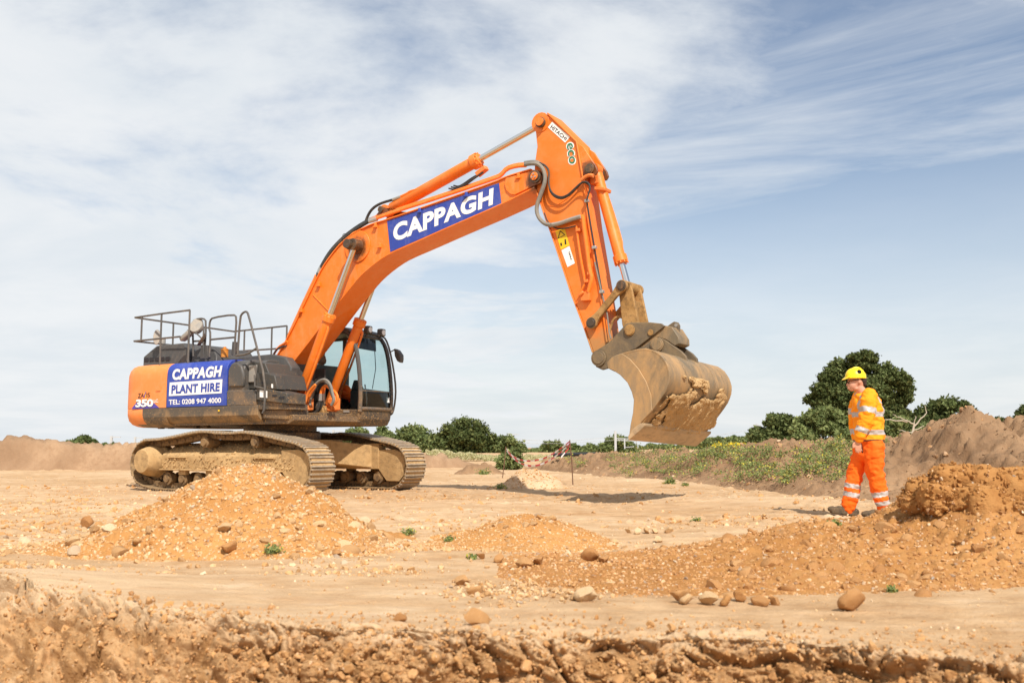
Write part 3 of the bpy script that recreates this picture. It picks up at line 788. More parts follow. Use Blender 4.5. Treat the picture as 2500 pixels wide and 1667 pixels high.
# clods and crumbs on the dark bank
n = 15000
x = rs.uniform(1.5, 12.5, n); y = rs.uniform(13, 38, n); kk = (_rb(x, y) > -.08); x, y = x[kk], y[kk]
s = .010 + .026 * rs.rand(len(x)) ** 2
scatter('bank_crumbs', np.stack([x, y, hz(hfb, x, y) - s * .1], -1), s, M['bank'], ICO1, .35)
k5 = rs.rand(len(x)) < .13; s = .025 + .07 * rs.rand(k5.sum()) ** 3
scatter('bank_clods', np.stack([x[k5], y[k5], hz(hfb, x[k5], y[k5]) - s * .2], -1), s, M['clodb'], ICO2, .5)
# clotted earth on the broken block of the ridge
for q, (b_, rad, n) in enumerate(BLK):
    V_ = np.array([v.co[:] for v in b_.data.vertices]); sel = rs.randint(0, len(V_), n); s = .005 + .022 * rs.rand(n) ** 2.4; n3 = n * 3 // 4
    Pq = V_[sel] + rs.normal(0, .006, (n, 3))
    scatter('earth_crumbs', Pq[:n3], s[:n3], M['mound3'], ICO2, .45, m3, loc=b_.location); scatter('gravel', Pq[n3:], s[n3:] * .8, M['pebo'], ICO2, .35, m3, loc=b_.location)

# ================================================================ trees, hedges and weeds
def leaf_quads(P, size, rs, up=0.0):
    n = len(P); a = rs.normal(size=(n, 3)); a /= np.linalg.norm(a, axis=1)[:, None]
    if up: a[:, 2] = np.abs(a[:, 2]) * (1 + up); a /= np.linalg.norm(a, axis=1)[:, None]
    b = np.cross(a, rs.normal(size=(n, 3))); b /= np.linalg.norm(b, axis=1)[:, None]
    s = (size * rs.uniform(.6, 1.3, n))[:, None]
    V = np.stack([P - a * s, P + b * s * .55, P + a * s, P - b * s * .55], 1).reshape(-1, 3)
    return V, np.arange(4 * n).reshape(-1, 4)
def clump_pts(clumps, n, rs, shell=.55):
    vol = np.array([c[1] ** 2 for c in clumps]); pick = rs.choice(len(clumps), n, p=vol / vol.sum())
    C = np.array([c[0] for c in clumps])[pick]; r = np.array([c[1] for c in clumps])[pick]
    d = rs.normal(size=(n, 3)); d /= np.linalg.norm(d, axis=1)[:, None]
    k = shell + (1.08 - shell) * rs.rand(n) ** .7
    lump = 1 + .48 * fbm(d[:, 0] * 2.2 + C[:, 0], d[:, 1] * 2.2 + C[:, 1], d[:, 2] * 2.2 + C[:, 2], oct=3)
    return C + d * (r * k * lump)[:, None] * np.array([1, 1, .82]), pick
def limb(mb, a, b, r0, r1, rs, n=5):
    a, b = Vector(a), Vector(b); pts = []
    for i in range(n + 1):
        t = i / n; p = a.lerp(b, t); w = (b - a).length * .07 * math.sin(math.pi * t)
        pts.append(p + Vector(rs.uniform(-1, 1, 3)) * w)
    mb.tube(pts, lambda t: r0 + (r1 - r0) * t, 6)
def tree(name, base, clumps, nleaf, lsize, mat, label, seed, cat='tree', group=None, trunk=.0, shell=.5, fork=.35):
    """base: foot of the trunk; clumps: (centre, radius) in world space"""
    rs = np.random.RandomState(seed); root = empty(name, base); tag(root, label, cat, group)
    b0 = np.array(base); mb = MB(); cl = [(np.array(c) - b0, r) for c, r in clumps]
    top = max(c[2] for c, r in cl); r0 = trunk or top * .035
    fk = Vector((rs.uniform(-.1, .1) * top * .2, 0, top * fork)); limb(mb, (0, 0, -.3), fk, r0, r0 * .75, rs)
    for c, r in cl: limb(mb, fk, c, r0 * .5, r0 * .10, rs)
    for c, r in cl:
        for _ in range(3):
            d = rs.normal(size=3); d /= np.linalg.norm(d); limb(mb, c, c + d * r * .9, r0 * .12, r0 * .03, rs, 3)
    mb.build('trunk', M['bark'], root)
    LP, pick = clump_pts(cl, nleaf, rs, shell); V, F = leaf_quads(LP, lsize, rs)
    alt = {'oak_leaves': M['mid'], 'hedge_leaves': M['light'], 'willow_leaves': M['mid']}[mat.name]; mi_ = ((pick * 7 + 3) % 5 < 2) & (rs.rand(len(pick)) < .6)
    link('crown', mesh_np('crown', V, F, [mat, alt], False, mi_.astype(int)), root)
    return root
def px_clumps(L, Y, rs, jitter=.5):
    return [(np.array(dp(x, y, Y * (1 + 0)))[:3] + np.array([0, rs.uniform(-jitter, jitter) * r / FPX * Y, 0]), r / FPX * Y) for x, y, r in L]
c8 = lambda L: [(1700 + x / 2.94, 820 + y / 2.94, r / 2.94) for x, y, r in L]
rs = np.random.RandomState(31)
oak = c8([(1190, 200, 110), (1060, 240, 100), (970, 310, 85), (1255, 165, 55), (1340, 290, 105), (1440, 330, 90), (1520, 385, 65), (1110, 160, 45), (880, 400, 75), (810, 455, 42), (890, 490, 80), (1000, 440, 110), (1420, 480, 100), (1490, 440, 60), (1200, 400, 130), (1090, 540, 120), (1300, 590, 120), (850, 560, 55), (1430, 600, 95), (1150, 330, 110), (1290, 430, 110), (940, 590, 70), (1190, 620, 110), (1500, 560, 60)])
tree('oak_tree', (dp(2095, 1086, 105).x, 105, 0), px_clumps([(x, y, r * .88) for x, y, r in oak], 105, rs, 1.0), 78000, .165, M['oak'], 'tall spreading dark oak behind the walking worker', 1, trunk=.42, shell=.45, fork=.3)
def bush_from_box(x0, x1, y0, y1, n, rs):
    L = []
    for i in range(n):
        t = (i + .5) / n; x = x0 + (x1 - x0) * t + rs.uniform(-.3, .3) * (x1 - x0) / n; env = math.sin(math.pi * min(max(t * .84 + .08, 0), 1)) ** .6
        h = (y1 - y0) * env; r = max(4, min((x1 - x0) / n * 1.0, h * .42)) * rs.uniform(.8, 1.2)
        L.append((x, y1 - h + r * .9, r)); L.append((x + rs.uniform(-4, 4), y1 - h * .5 + r * .2, r * 1.15)); L.append((x, y1 - r * .5, r))
    return L
TREES = [  # name, x0, x1, ytop, ybase, Y, clumps, leaves, leaf, material, label
 ('hedge_tree', 838, 908, 1040, 1094, 170, 5, 5000, .26, 'mid', 'round green tree showing below the excavator cab'),
 ('hedge_tree', 916, 952, 1036, 1096, 170, 3, 3500, .24, 'mid', 'slim pointed tree right of the one below the cab'),
 ('hedge_tree', 955, 1062, 1034, 1100, 165, 6, 9000, .26, 'mid', 'broad tree just right of the far crawler track'),
 ('hedge_tree', 1066, 1208, 1017, 1112, 150, 7, 14000, .26, 'oak', 'tallest and darkest tree in the middle of the skyline'),
 ('hedge_tree', 1204, 1272, 1060, 1112, 150, 4, 5500, .25, 'mid', 'small round tree right of the tallest middle tree'),
 ('hedge_tree', 1318, 1378, 1073, 1108, 170, 4, 3800, .24, 'mid', 'low tree behind the right tape post'),
 ('hedge_tree', 1376, 1416, 1080, 1108, 175, 3, 2600, .24, 'mid', 'lowest small tree between the tape post and the gantry'),
 ('hedge_tree', 1416, 1466, 1081, 1108, 172, 3, 3000, .24, 'light', 'little pale tree left of the railway gantry'),
 ('hedge_tree', 1468, 1545, 1060, 1110, 160, 5, 5500, .25, 'mid', 'tree standing behind the railway gantry under the bucket'),
 ('hedge_tree', 1848, 1962, 1006, 1092, 95, 6, 14000, .19, 'oak', 'dark rounded tree left of the big oak'),
 ('willow_bush', 1935, 2090, 992, 1094, 88, 8, 17000, .19, 'light', 'paler bushy tree in front of the big oak'),
 ('hedge_tree', 2236, 2400, 968, 1080, 90, 8, 17000, .19, 'oak', 'broad dark tree right of the walking worker'),
 ('hedge_tree', 2418, 2462, 1016, 1075, 90, 4, 4500, .18, 'oak', 'small dark tree in the dip of the soil bank'),
 ('hedge_tree', 2474, 2590, 978, 1075, 80, 7, 9000, .18, 'oak', 'dark tree cut by the right edge of the picture'),
 ('hedge_bush', 183, 232, 1062, 1092, 130, 4, 4500, .2, 'oak', 'dark round bush on the skyline at far left'),
 ('hedge_bush', 242, 292, 1080, 1096, 130, 4, 3000, .2, 'mid', 'low green bush left of the track sprocket'),
 ('hedge_bush', 2150, 2250, 1015, 1085, 70, 6, 10000, .16, 'mid', 'mid green shrub with bare branches behind the worker'),
]
for i, (nm, x0, x1, y0, y1, Y, n, nl, ls, mt, lab) in enumerate(TREES):
    rs = np.random.RandomState(400 + i); L = bush_from_box(x0, x1, y0, y1, n, rs)
    xm = (x0 + x1) / 2
    tree(nm, (dp(xm, y1, Y).x, Y, 0), px_clumps(L, Y, rs, 1.0), nl, ls, M[mt], lab, 500 + i, 'tree' if 'tree' in nm else 'bush', 'trees and bushes on the skyline', shell=.4, fork=.25)
dw = empty('dead_branch', dp(2225, 1075, 62)); tag(dw, 'bare pale dead branches sticking out of the shrub', 'branch')
mb = MB(); o = Vector(dw.location); rs = np.random.RandomState(8)
for a, b, r in (((2225, 1075), (2232, 1035), .10), ((2232, 1035), (2200, 1020), .05), ((2232, 1040), (2262, 1008), .05), ((2230, 1050), (2255, 1040), .04), ((2228, 1055), (2195, 1050), .04), ((2215, 1030), (2160, 1024), .05), ((2200, 1020), (2180, 1012), .03), ((2262, 1008), (2258, 990), .03), ((2232, 1035), (2236, 1015), .03)):
    limb(mb, dp(*a, 62) - o, dp(*b, 62) - o, r, r * .5, rs, 4)
mb.build('bare_branches', M['deadwood'], dw)
# hedge rows and rough grass along the horizon: one mass
def verge(name, rows, n, size, mat, seed):
    rs = np.random.RandomState(seed); P = []
    for x0, x1, yt0, yt1, yb, Y, share in rows:
        k = int(n * share); t = rs.rand(k); x = x0 + (x1 - x0) * t; top = yt0 + (yt1 - yt0) * t + 5 * fbm(x * .05, x * 0 + Y, oct=3)
        y = yb + (top - yb) * rs.rand(k) ** .8; YY = Y * rs.uniform(.96, 1.04, k)
        P.append(np.array([dp(a, b, c)[:] for a, b, c in zip(x, y, YY)]))
    P = np.concatenate(P); V, F = leaf_quads(P, np.full(len(P), size), rs)
    return tag(link(name, mesh_np(name, V, F, [mat], False)), kind='stuff')
verge('far_hedge', [(820, 1330, 1086, 1096, 1106, 180, .28), (1280, 1560, 1100, 1098, 1110, 175, .16), (1700, 1870, 1070, 1062, 1092, 140, .22), (2040, 2300, 1050, 1030, 1085, 85, .22), (40, 190, 1080, 1078, 1092, 120, .07), (1560, 1720, 1086, 1080, 1096, 150, .08)], 24000, .22, M['mid'], 71)
verge('rough_grass', [(1040, 1215, 1096, 1112, 1122, 62, .6), (1180, 1420, 1112, 1108, 1126, 60, .4)], 14000, .055, M['dry'], 72)
verge('ragwort', [(1740, 1850, 1082, 1080, 1094, 27, 1.0)], 420, .035, M['weedy'], 73)
# weeds on the dark bank: ground cover in ragged patches
rs = np.random.RandomState(90); P = []
PATCH = [(1560, 1110, 30, 45), (1548, 1125, 40, 30), (1630, 1120, 50, 40), (1600, 1140, 60, 25), (1665, 1105, 40, 30), (1760, 1120, 60, 36), (1700, 1140, 60, 22), (1745, 1110, 30, 30), (1820, 1140, 60, 30), (1870, 1150, 55, 30), (1830, 1165, 45, 22), (1850, 1110, 40, 25), (1890, 1115, 30, 25), (1950, 1120, 45, 35), (1955, 1150, 40, 30), (2010, 1140, 40, 45), (2040, 1105, 40, 30), (2050, 1170, 30, 20), (1920, 1170, 40, 20), (1715, 1115, 30, 25), (2070, 1130, 40, 40), (2030, 1092, 30, 14), (2120, 1085, 30, 14), (1500, 1150, 25, 12), (1680, 1160, 60, 14), (1790, 1105, 40, 16), (1420, 1135, 18, 12), (1385, 1128, 16, 10)]
def bank_hit(px, py):
    r = ray(px, py); k = np.linspace(13, 42, 600); z = HC + r[2] * k
    s = hz(hfb, r[0] * k, r[1] * k); q = np.where(z <= s)[0]
    return None if not len(q) else (r[0] * k[q[0]], r[1] * k[q[0]], s[q[0]])
for px, py, sx, sy in PATCH:
    for j in range(int(2 + sx * sy / 190)):
        h = bank_hit(rs.normal(px, sx * .5), rs.normal(py, sy * .4))
        if h is None: continue
        r = rs.uniform(.05, .17); m = int(30 + 420 * r); d = rs.normal(size=(m, 3)) * np.array([r, r, r * .55]); d[:, 2] = np.abs(d[:, 2]) * 1.2
        P.append(d + np.array(h))
P = np.concatenate(P); V, F = leaf_quads(P, np.full(len(P), .024), rs, .3)
tag(link('bank_weeds', mesh_np('bank_weeds', V, F, [M['weed']], False)), kind='stuff')
# single weeds on the sand
WEEDS = [(667, 1352, .11, 'bluish green feathery weed at the foot of the tall heap', 150), (1152, 1366, .06, 'small sprig of weed beside the brown stones', 120), (998, 1306, .10, 'broad leaved weed right of the tall heap', 160), (1095, 1320, .07, 'flat green weed left of the middle heap', 120), (2177, 1446, .05, 'tiny green weed at the foot of the orange ridge', 110), (2040, 1281, .05, 'grey green weed behind the orange ridge by the boot', 200), (1180, 1160, .30, 'patch of green weeds before the dark soil heap', 260), (1635, 1181, .22, 'low weed patch on the sand under the bucket', 260), (1672, 1185, .10, 'small bright weed right of the low weed patch', 120), (1905, 1196, .12, 'little weed near the foot of the bank', 120), (1700, 1272, .07, 'tiny weed on the bare sand in the right middle', 90), (1222, 1192, .16, 'pale weed at the left foot of the gravel cone', 120)]
for i, (px, py, r, lab, m) in enumerate(WEEDS):
    x, y, z, k = hit(px, py); rs = np.random.RandomState(900 + i)
    d = rs.normal(size=(m, 3)) * np.array([.32, .32, .22]) * r; d[:, 2] = np.abs(d[:, 2]) * 1.3
    V, F = leaf_quads(d, np.full(m, .006 + .0009 * y), rs, .4); o = empty('weed_plant', (x, y, z)); tag(o, lab, 'weed', 'weeds on the sand'); link('foliage', mesh_np('foliage', V, F, [M['weed']], False), o)
    mb = MB()
    for q in d[::12]: mb.tube([(0, 0, -.01), (q[0] * .4, q[1] * .4, q[2] * .7), q], .004, 4)
    mb.build('stems', M['weedg'], o)
# shrub by the tape
tree('shrub', (gp(1245, 1145)[0], gp(1245, 1145)[1], 0), [(np.array(dp(x, y, gp(1245, 1145)[1])), r / FPX * gp(1245, 1145)[1]) for x, y, r in ((1235, 1125, 22), (1255, 1108, 20), (1262, 1130, 18), (1225, 1138, 14), (1245, 1140, 16))], 2600, .07, M['light'], 'leafy shrub below the left end of the barrier tape', 77, 'bush', trunk=.03, shell=.3)

# ================================================================ barrier tape, pipe, railway gantry, pylons
M['red'] = MT('red_tape', .5).put('Base Color', S(206, 44, 52)).m
M['whitetape'] = MT('white_tape', .5).put('Base Color', S(236, 228, 224)).m
M['rust'] = MT('rusty_pin', .8).put('Base Color', S(104, 74, 54)).m
M['galv'] = paint('galvanised_steel', S(176, 178, 178), .5, .2, S(150, 146, 138)).m
M['pipe'] = MT('black_plastic_pipe', .4).put('Base Color', S(40, 42, 46)).m
Yr = gp(1399, 1183)[1]; Yl = gp(1227, 1168)[1]
for a, b, Y, lab in (((1391, 1074), (1399, 1184), Yr, 'tall thin steel pin holding the right end of the tape'), ((1235, 1090), (1226, 1168), Yl, 'thin steel pin holding the left end of the tape')):
    mb = MB(); p0, p1 = dp(*b, Y), dp(*a, Y); mb.tube([Vector((0, 0, -.05)), (p1 - p0) * .5 + Vector((.01, 0, 0)), p1 - p0], .014, 6)
    tag(link('steel_pin', mb.mesh('steel_pin', M['rust']), None, p0), lab, 'post', 'barrier tape posts')
def tape(name, pts, lab, wd=.022):
    P = [dp(x, y, Yl + (Yr - Yl) * t) for x, y, t in pts]
    for _ in range(2):
        Q = [P[0]]
        for i in range(len(P) - 1): Q += [P[i].lerp(P[i + 1], .25), P[i].lerp(P[i + 1], .75)]
        P = Q + [P[-1]]
    Ls = [0]
    for i in range(len(P) - 1): Ls.append(Ls[-1] + (P[i + 1] - P[i]).length)
    n = int(Ls[-1] / .13); V, F, mi = [], [], []
    for i in range(n + 1):
        s = Ls[-1] * i / n; j = max(0, min(len(P) - 2, int(np.searchsorted(Ls, s)) - 1)); p = P[j].lerp(P[j + 1], (s - Ls[j]) / max(1e-6, Ls[j + 1] - Ls[j]))
        tw = .7 * math.sin(i * .9); up = Vector((0, math.sin(tw), math.cos(tw))) * wd
        V += [p - up, p + up]
    o0 = P[0]; V = [v - o0 for v in V]
    for i in range(n): F.append((2 * i, 2 * i + 1, 2 * i + 3, 2 * i + 2)); mi.append((i // 2) % 2)
    tag(link(name, mesh_np(name, V, F, [M['red'], M['whitetape']], True, mi), None, o0), lab, 'tape', 'barrier tape')
tape('barrier_tape', [(1390, 1078, 1), (1375, 1090, .9), (1350, 1108, .75), (1325, 1120, .6), (1295, 1126, .45), (1265, 1122, .25), (1245, 1108, .1), (1236, 1094, 0)], 'upper strand of drooping red and white barrier tape')
tape('barrier_tape', [(1390, 1084, 1), (1378, 1096, .92), (1355, 1115, .8), (1330, 1130, .6), (1305, 1138, .5), (1275, 1134, .3), (1252, 1118, .12), (1237, 1100, 0)], 'lower strand of drooping red and white barrier tape')
tape('barrier_tape', [(1391, 1080, 1), (1390, 1092, 1), (1384, 1100, .99), (1376, 1108, .98), (1370, 1116, .98)], 'loose end of red and white tape hanging from the right pin')
a, b = dp(1352, 1110, 37), dp(1462, 1108, 36); mb = MB(); mb.cyl((0, 0, 0), b - a, .07, n=16); tag(link('drain_pipe', mb.mesh('drain_pipe', M['pipe']), None, a), 'long black plastic pipe lying behind the soil bank', 'pipe')
def gantry():
    Y = 140; r = empty('railway_gantry', (dp(1503, 1110, Y).x, Y, 0)); tag(r, 'grey steel railway gantry below the excavator bucket', 'gantry'); o = Vector(r.location)
    mb = MB(); p = dp(1503, 1052, Y) - o; mb.box((0, 0, p.z / 2), (.30, .30, p.z)); mb.build('mast', M['galv'], r)
    mb = MB(); q0, q1 = dp(1503, 1072, Y) - o, dp(1556, 1074, Y) - o; hgt = .28
    for dz_ in (-hgt / 2, hgt / 2): mb.tube([q0 + Vector((0, 0, dz_)), q1 + Vector((0, 0, dz_))], .05, 5)
    for i in range(12):
        a_, b_ = q0.lerp(q1, i / 12), q0.lerp(q1, (i + 1) / 12); s = 1 if i % 2 else -1; mb.tube([a_ + Vector((0, 0, s * hgt / 2)), b_ - Vector((0, 0, s * hgt / 2))], .035, 4)
    mb.build('lattice_beam', M['galv'], r)
    mb = MB(); c = dp(1525, 1070, Y) - o; e = dp(1525, 1095, Y) - o; mb.box(((c + e) / 2), (.16, .16, (c - e).length)); f0, f1 = dp(1525, 1092, Y) - o, dp(1548, 1090, Y) - o; mb.tube([f0, f1], .05, 5); mb.tube([dp(1553, 1074, Y) - o, dp(1557, 1092, Y) - o], .04, 5); mb.build('drop_post', M['galv'], r)
gantry()
def mast(px, y0, y1, Y, lab, w=.3):
    p = dp(px, y1, Y); h = dp(px, y0, Y).z - 0; mb = MB(); mb.box((0, 0, h / 2), (w, w, h)); mb.box((w * 2, 0, h * .93), (w * 5, w * .5, w * .4)); tag(link('railway_mast', mb.mesh('railway_mast', M['galv']), None, (p.x, Y, 0)), lab, 'mast', 'distant railway masts')
mast(813, 1049, 1092, 170, 'thin grey mast under the excavator deck left of the cab tree', .35)
mast(271, 1064, 1092, 220, 'white mast right of the dark bush at far left', .45)
mast(329, 1066, 1092, 240, 'thin white mast just left of the track sprocket', .4)
mast(1243, 1057, 1092, 190, 'mast rising behind the small round middle tree', .4)
def pylon(px, y0, Y, lab):
    h = dp(px, y0, Y).z; p = dp(px, 1090, Y); r = empty('electricity_pylon', (p.x, Y, 0)); tag(r, lab, 'pylon', 'distant electricity pylons'); mb = MB(); b = h * .13
    lv = [(0, 1), (.25, .62), (.5, .38), (.7, .24), (.85, .16), (1, .03)]
    for sx in (-1, 1):
        for sy in (-1, 1): mb.tube([(sx * b * k, sy * b * k, h * t) for t, k in lv], .10, 4)
    for (t0, k0), (t1, k1) in zip(lv[:-1], lv[1:]):
        for sy in (-1, 1):
            mb.tube([(-b * k0, sy * b * k0, h * t0), (b * k1, sy * b * k1, h * t1)], .07, 4); mb.tube([(b * k0, sy * b * k0, h * t0), (-b * k1, sy * b * k1, h * t1)], .07, 4)
    mb.build('tower', M['galv'], r); mb = MB()
    for t, k in ((.70, .20), (.82, .24), (.93, .16)): mb.tube([(-h * k, 0, h * t), (h * k, 0, h * t)], .12, 4); mb.tube([(-h * k, 0, h * t), (0, 0, h * (t + .05)), (h * k, 0, h * t)], .08, 4)
    mb.build('cross_arm', M['galv'], r)
pylon(1848, 1034, 520, 'faint lattice pylon left of the dark rounded tree')
def wire(name, pts, Y, lab, r=.03): 
    P = [dp(x, y, Y) for x, y in pts]; o = P[0]; mb = MB(); mb.tube([p - o for p in P], r, 4, 2); tag(link(name, mb.mesh(name, M['galv']), None, o), lab, 'cable', 'overhead cables')
wire('overhead_cable', [(1200, 1066), (1350, 1079), (1502, 1066)], 150, 'upper overhead cable sagging to the gantry', .022)
wire('overhead_cable', [(1200, 1078), (1350, 1084), (1502, 1074)], 150, 'lower overhead cable sagging to the gantry', .022)
wire('overhead_cable', [(1700, 1068), (1780, 1058), (1848, 1046)], 520, 'cable running down to the left of the lattice pylon', .07)

# ================================================================ machine materials
M['orange'] = paint('orange_paint', S(234, 120, 28), .42, .30, S(226, 160, 106), wear=.32).m
def grease_pins(m, pins):
    c0 = m.b.inputs['Base Color'].links[0].from_socket; sp_ = m.n.new('ShaderNodeSeparateXYZ'); m.l.new(m.tc.outputs['Object'], sp_.inputs[0]); nz_ = m.noise(7, 6, .7, .4); tot = None
    for px, pz, r in pins:
        d = m.math('SQRT', m.math('ADD', m.math('POWER', m.math('SUBTRACT', sp_.outputs[0], px), 2.0), m.math('POWER', m.math('SUBTRACT', sp_.outputs[2], pz), 2.0)), 0)
        f = m.rng(m.math('ADD', m.math('DIVIDE', d, r), nz_), 1.0, 1.5, .85, 0); tot = f if tot is None else m.math('MAXIMUM', tot, f)
    m.put('Base Color', m.mix(tot, c0, S(72, 52, 36))); return m
_om = paint('orange_boom_paint', S(234, 120, 28), .42, .36, S(226, 160, 106), wear=.45)
_p = [bp(1308, 432, .3), bp(872, 601, .3), bp(941, 517, .1), bp(668, 908, .3), bp(1320, 300, .2), bp(1441, 413, .2)]
M['orange_boom'] = grease_pins(_om, [(q.x, q.z - .05, r) for q, r in zip(_p, (.26, .28, .22, .3, .2, .24))]).m
M['orange_worn'] = paint('worn_orange_paint', S(230, 122, 50), .5, .5, S(210, 150, 98), wear=.55).m
M['orange_cw'] = paint('faded_orange_panel', S(234, 134, 62), .4, .3, S(228, 168, 120)).m
def muddy_orange():
    m = MT('muddy_orange_paint', .5, 0, .4); a = m.noise(3.2, 7, .72, .5); b = m.noise(18, 5, .7)
    c = m.mix(m.rng(a, .35, .7, 0, .35), S(232, 120, 34), S(226, 150, 92))
    zf = m.rng(m.z(), 2.2, 3.5, 1.0, 0.0); f = m.rng(m.math('ADD', m.math('MULTIPLY', a, .55), m.math('MULTIPLY', zf, .55)), .55, .78, 0, .85)
    c = m.mix(f, c, S(170, 128, 78)); c = m.mix(m.rng(m.noise(7, 7, .75, .6), .66, .72, 0, .7), c, S(80, 62, 46))
    m.put('Base Color', c); m.bump(b, .2, .006); return m.m
M['orange_arm'] = muddy_orange()
def splash(name, col, rough, dcol, lo, hi, amt, spot=42):
    """dark plastic with dry mud thrown up from below"""
    m = MT(name, rough, 0, .4)
    v = m.noise(spot, 3, .55); big = m.noise(2.6, 5, .7, .5); z = m.rng(m.z(), lo, hi, 1.0, 0.0)
    f = m.rng(m.math('ADD', v, m.math('MULTIPLY', z, .13)), .68, .76, 0, .8)
    film = m.rng(m.math('ADD', big, m.math('MULTIPLY', z, .30)), .55, .92, 0, amt)
    c = m.mix(film, col, dcol); c = m.mix(m.math('MULTIPLY', f, .9), c, S(204, 158, 100))
    m.put('Base Color', c); m.bump(v, .3, .006); return m.m
M['plastic'] = splash('dark_grey_panel', S(80, 77, 73), .5, S(150, 118, 82), 1.2, 2.5, .55)
M['blackp'] = splash('black_steel', S(68, 65, 60), .5, S(140, 108, 72), 1.1, 2.3, .7)
M['skirt'] = splash('skirt_panel', S(92, 84, 74), .55, S(176, 140, 96), 1.15, 1.75, .85, 34)
M['hood'] = paint('black_hood', S(66, 64, 62), .55, .25, S(120, 108, 94)).m
M['rail'] = paint('grey_rail', S(84, 80, 76), .5, .35, S(140, 124, 104)).m
M['rubber'] = paint('rubber_hose', S(42, 42, 42), .6, .3, S(120, 104, 84)).m
M['hosegrey'] = paint('sleeved_hose', S(118, 114, 106), .6, .4, S(164, 148, 124)).m
M['chrome'] = MT('chrome_rod', .16, 1.0).put('Base Color', S(214, 212, 208)).m
M['zinc'] = paint('zinc_fitting', S(176, 174, 168), .4, .3, S(140, 120, 90), metal=.6).m
M['blue'] = paint('blue_banner', S(42, 66, 156), .5, .30, S(120, 124, 168)).m
M['white'] = paint('white_vinyl', S(238, 238, 234), .5, .2, S(214, 200, 184)).m
M['black'] = MT('black_print', .6).put('Base Color', S(34, 30, 28)).m
M['yellow'] = paint('yellow_sticker', S(236, 190, 20), .5, .1).m
M['green'] = MT('green_print', .5).put('Base Color', S(26, 122, 84)).m
M['purple'] = MT('purple_print', .5).put('Base Color', S(78, 66, 160)).m
M['amber'] = paint('amber_housing', S(196, 124, 40), .45, .2).m
M['mirrorback'] = paint('mirror_shell', S(146, 141, 133), .5, .4, S(190, 166, 132)).m
M['lens'] = MT('lamp_lens', .15).put('Base Color', S(220, 220, 216)).m
M['seat'] = MT('black_cloth', .9).put('Base Color', S(40, 40, 44)).m
M['cabin'] = MT('cab_trim', .8).put('Base Color', S(58, 60, 62)).m
def mudsteel(name, c0, c1, c2, scale=1.0, rough=.7, bumpd=.02, bump=.6, stretch=None):
    m = MT(name, rough, 0, .35)
    a = m.noise(1.6 * scale, 7, .7, .6, stretch=stretch); b = m.noise(9 * scale, 6, .7, .2, stretch=stretch); g = m.noise(48, 4, .7)
    c = m.mix(m.rng(a, .36, .62), c0, c1); c = m.mix(m.rng(b, .45, .68, 0, .8), c, c2)
    c = m.mix(m.rng(g, .62, .74, 0, .4), c, S(214, 176, 126)); m.put('Base Color', c)
    m.bump(m.math('ADD', b, m.math('MULTIPLY', g, .5)), bump, bumpd); return m.m
M['mud'] = mudsteel('caked_mud', S(180, 146, 100), S(198, 164, 116), S(166, 130, 86), 1.0, .95, .03, .9)
M['mudframe'] = mudsteel('muddy_track_frame', S(174, 140, 94), S(194, 160, 112), S(146, 118, 82), 1.0, .9, .02, .8)
M['shoe'] = mudsteel('muddy_track_steel', S(104, 88, 68), S(166, 136, 98), S(188, 156, 112), 1.6, .75, .01, .5)
M['grouser'] = mudsteel('polished_grouser', S(146, 134, 118), S(178, 158, 130), S(140, 118, 92), 2, .45, .006, .3)
M['chain'] = mudsteel('track_chain_steel', S(92, 74, 54), S(134, 106, 72), S(154, 122, 82), 2.0, .8, .01, .5)
M['bucket'] = mudsteel('worn_bucket_steel', S(112, 100, 80), S(174, 138, 94), S(142, 120, 92), 1.0, .55, .006, .35, (1, 1, .45))
M['edge'] = mudsteel('cutting_edge_steel', S(160, 140, 112), S(190, 160, 122), S(142, 120, 94), 1.3, .5, .006, .3, (1, .4, 1))
M['hitch'] = mudsteel('hitch_steel', S(92, 82, 68), S(128, 108, 80), S(108, 94, 76), 1.5, .6, .008, .4)
M['link'] = mudsteel('muddy_link_steel', S(150, 112, 62), S(176, 136, 84), S(110, 84, 54), 1.5, .75, .01, .5)
M['grease'] = paint('greasy_steel', S(70, 58, 46), .45, .6, S(150, 104, 60)).m
gl = MT('cab_glass', .05)
tr = gl.n.new('ShaderNodeBsdfTransparent'); tr.inputs[0].default_value = (.77, .87, .86, 1)
gs = gl.n.new('ShaderNodeBsdfGlossy'); gs.inputs[1].default_value = .03; gs.inputs[0].default_value = (.9, .95, .95, 1)
fr = gl.n.new('ShaderNodeFresnel'); fr.inputs[0].default_value = 1.45
mx = gl.n.new('ShaderNodeMixShader'); gl.l.new(fr.outputs[0], mx.inputs[0]); gl.l.new(tr.outputs[0], mx.inputs[1]); gl.l.new(gs.outputs[0], mx.inputs[2])
gl.l.new(mx.outputs[0], gl.n['Material Output'].inputs[0]); M['glass'] = gl.m

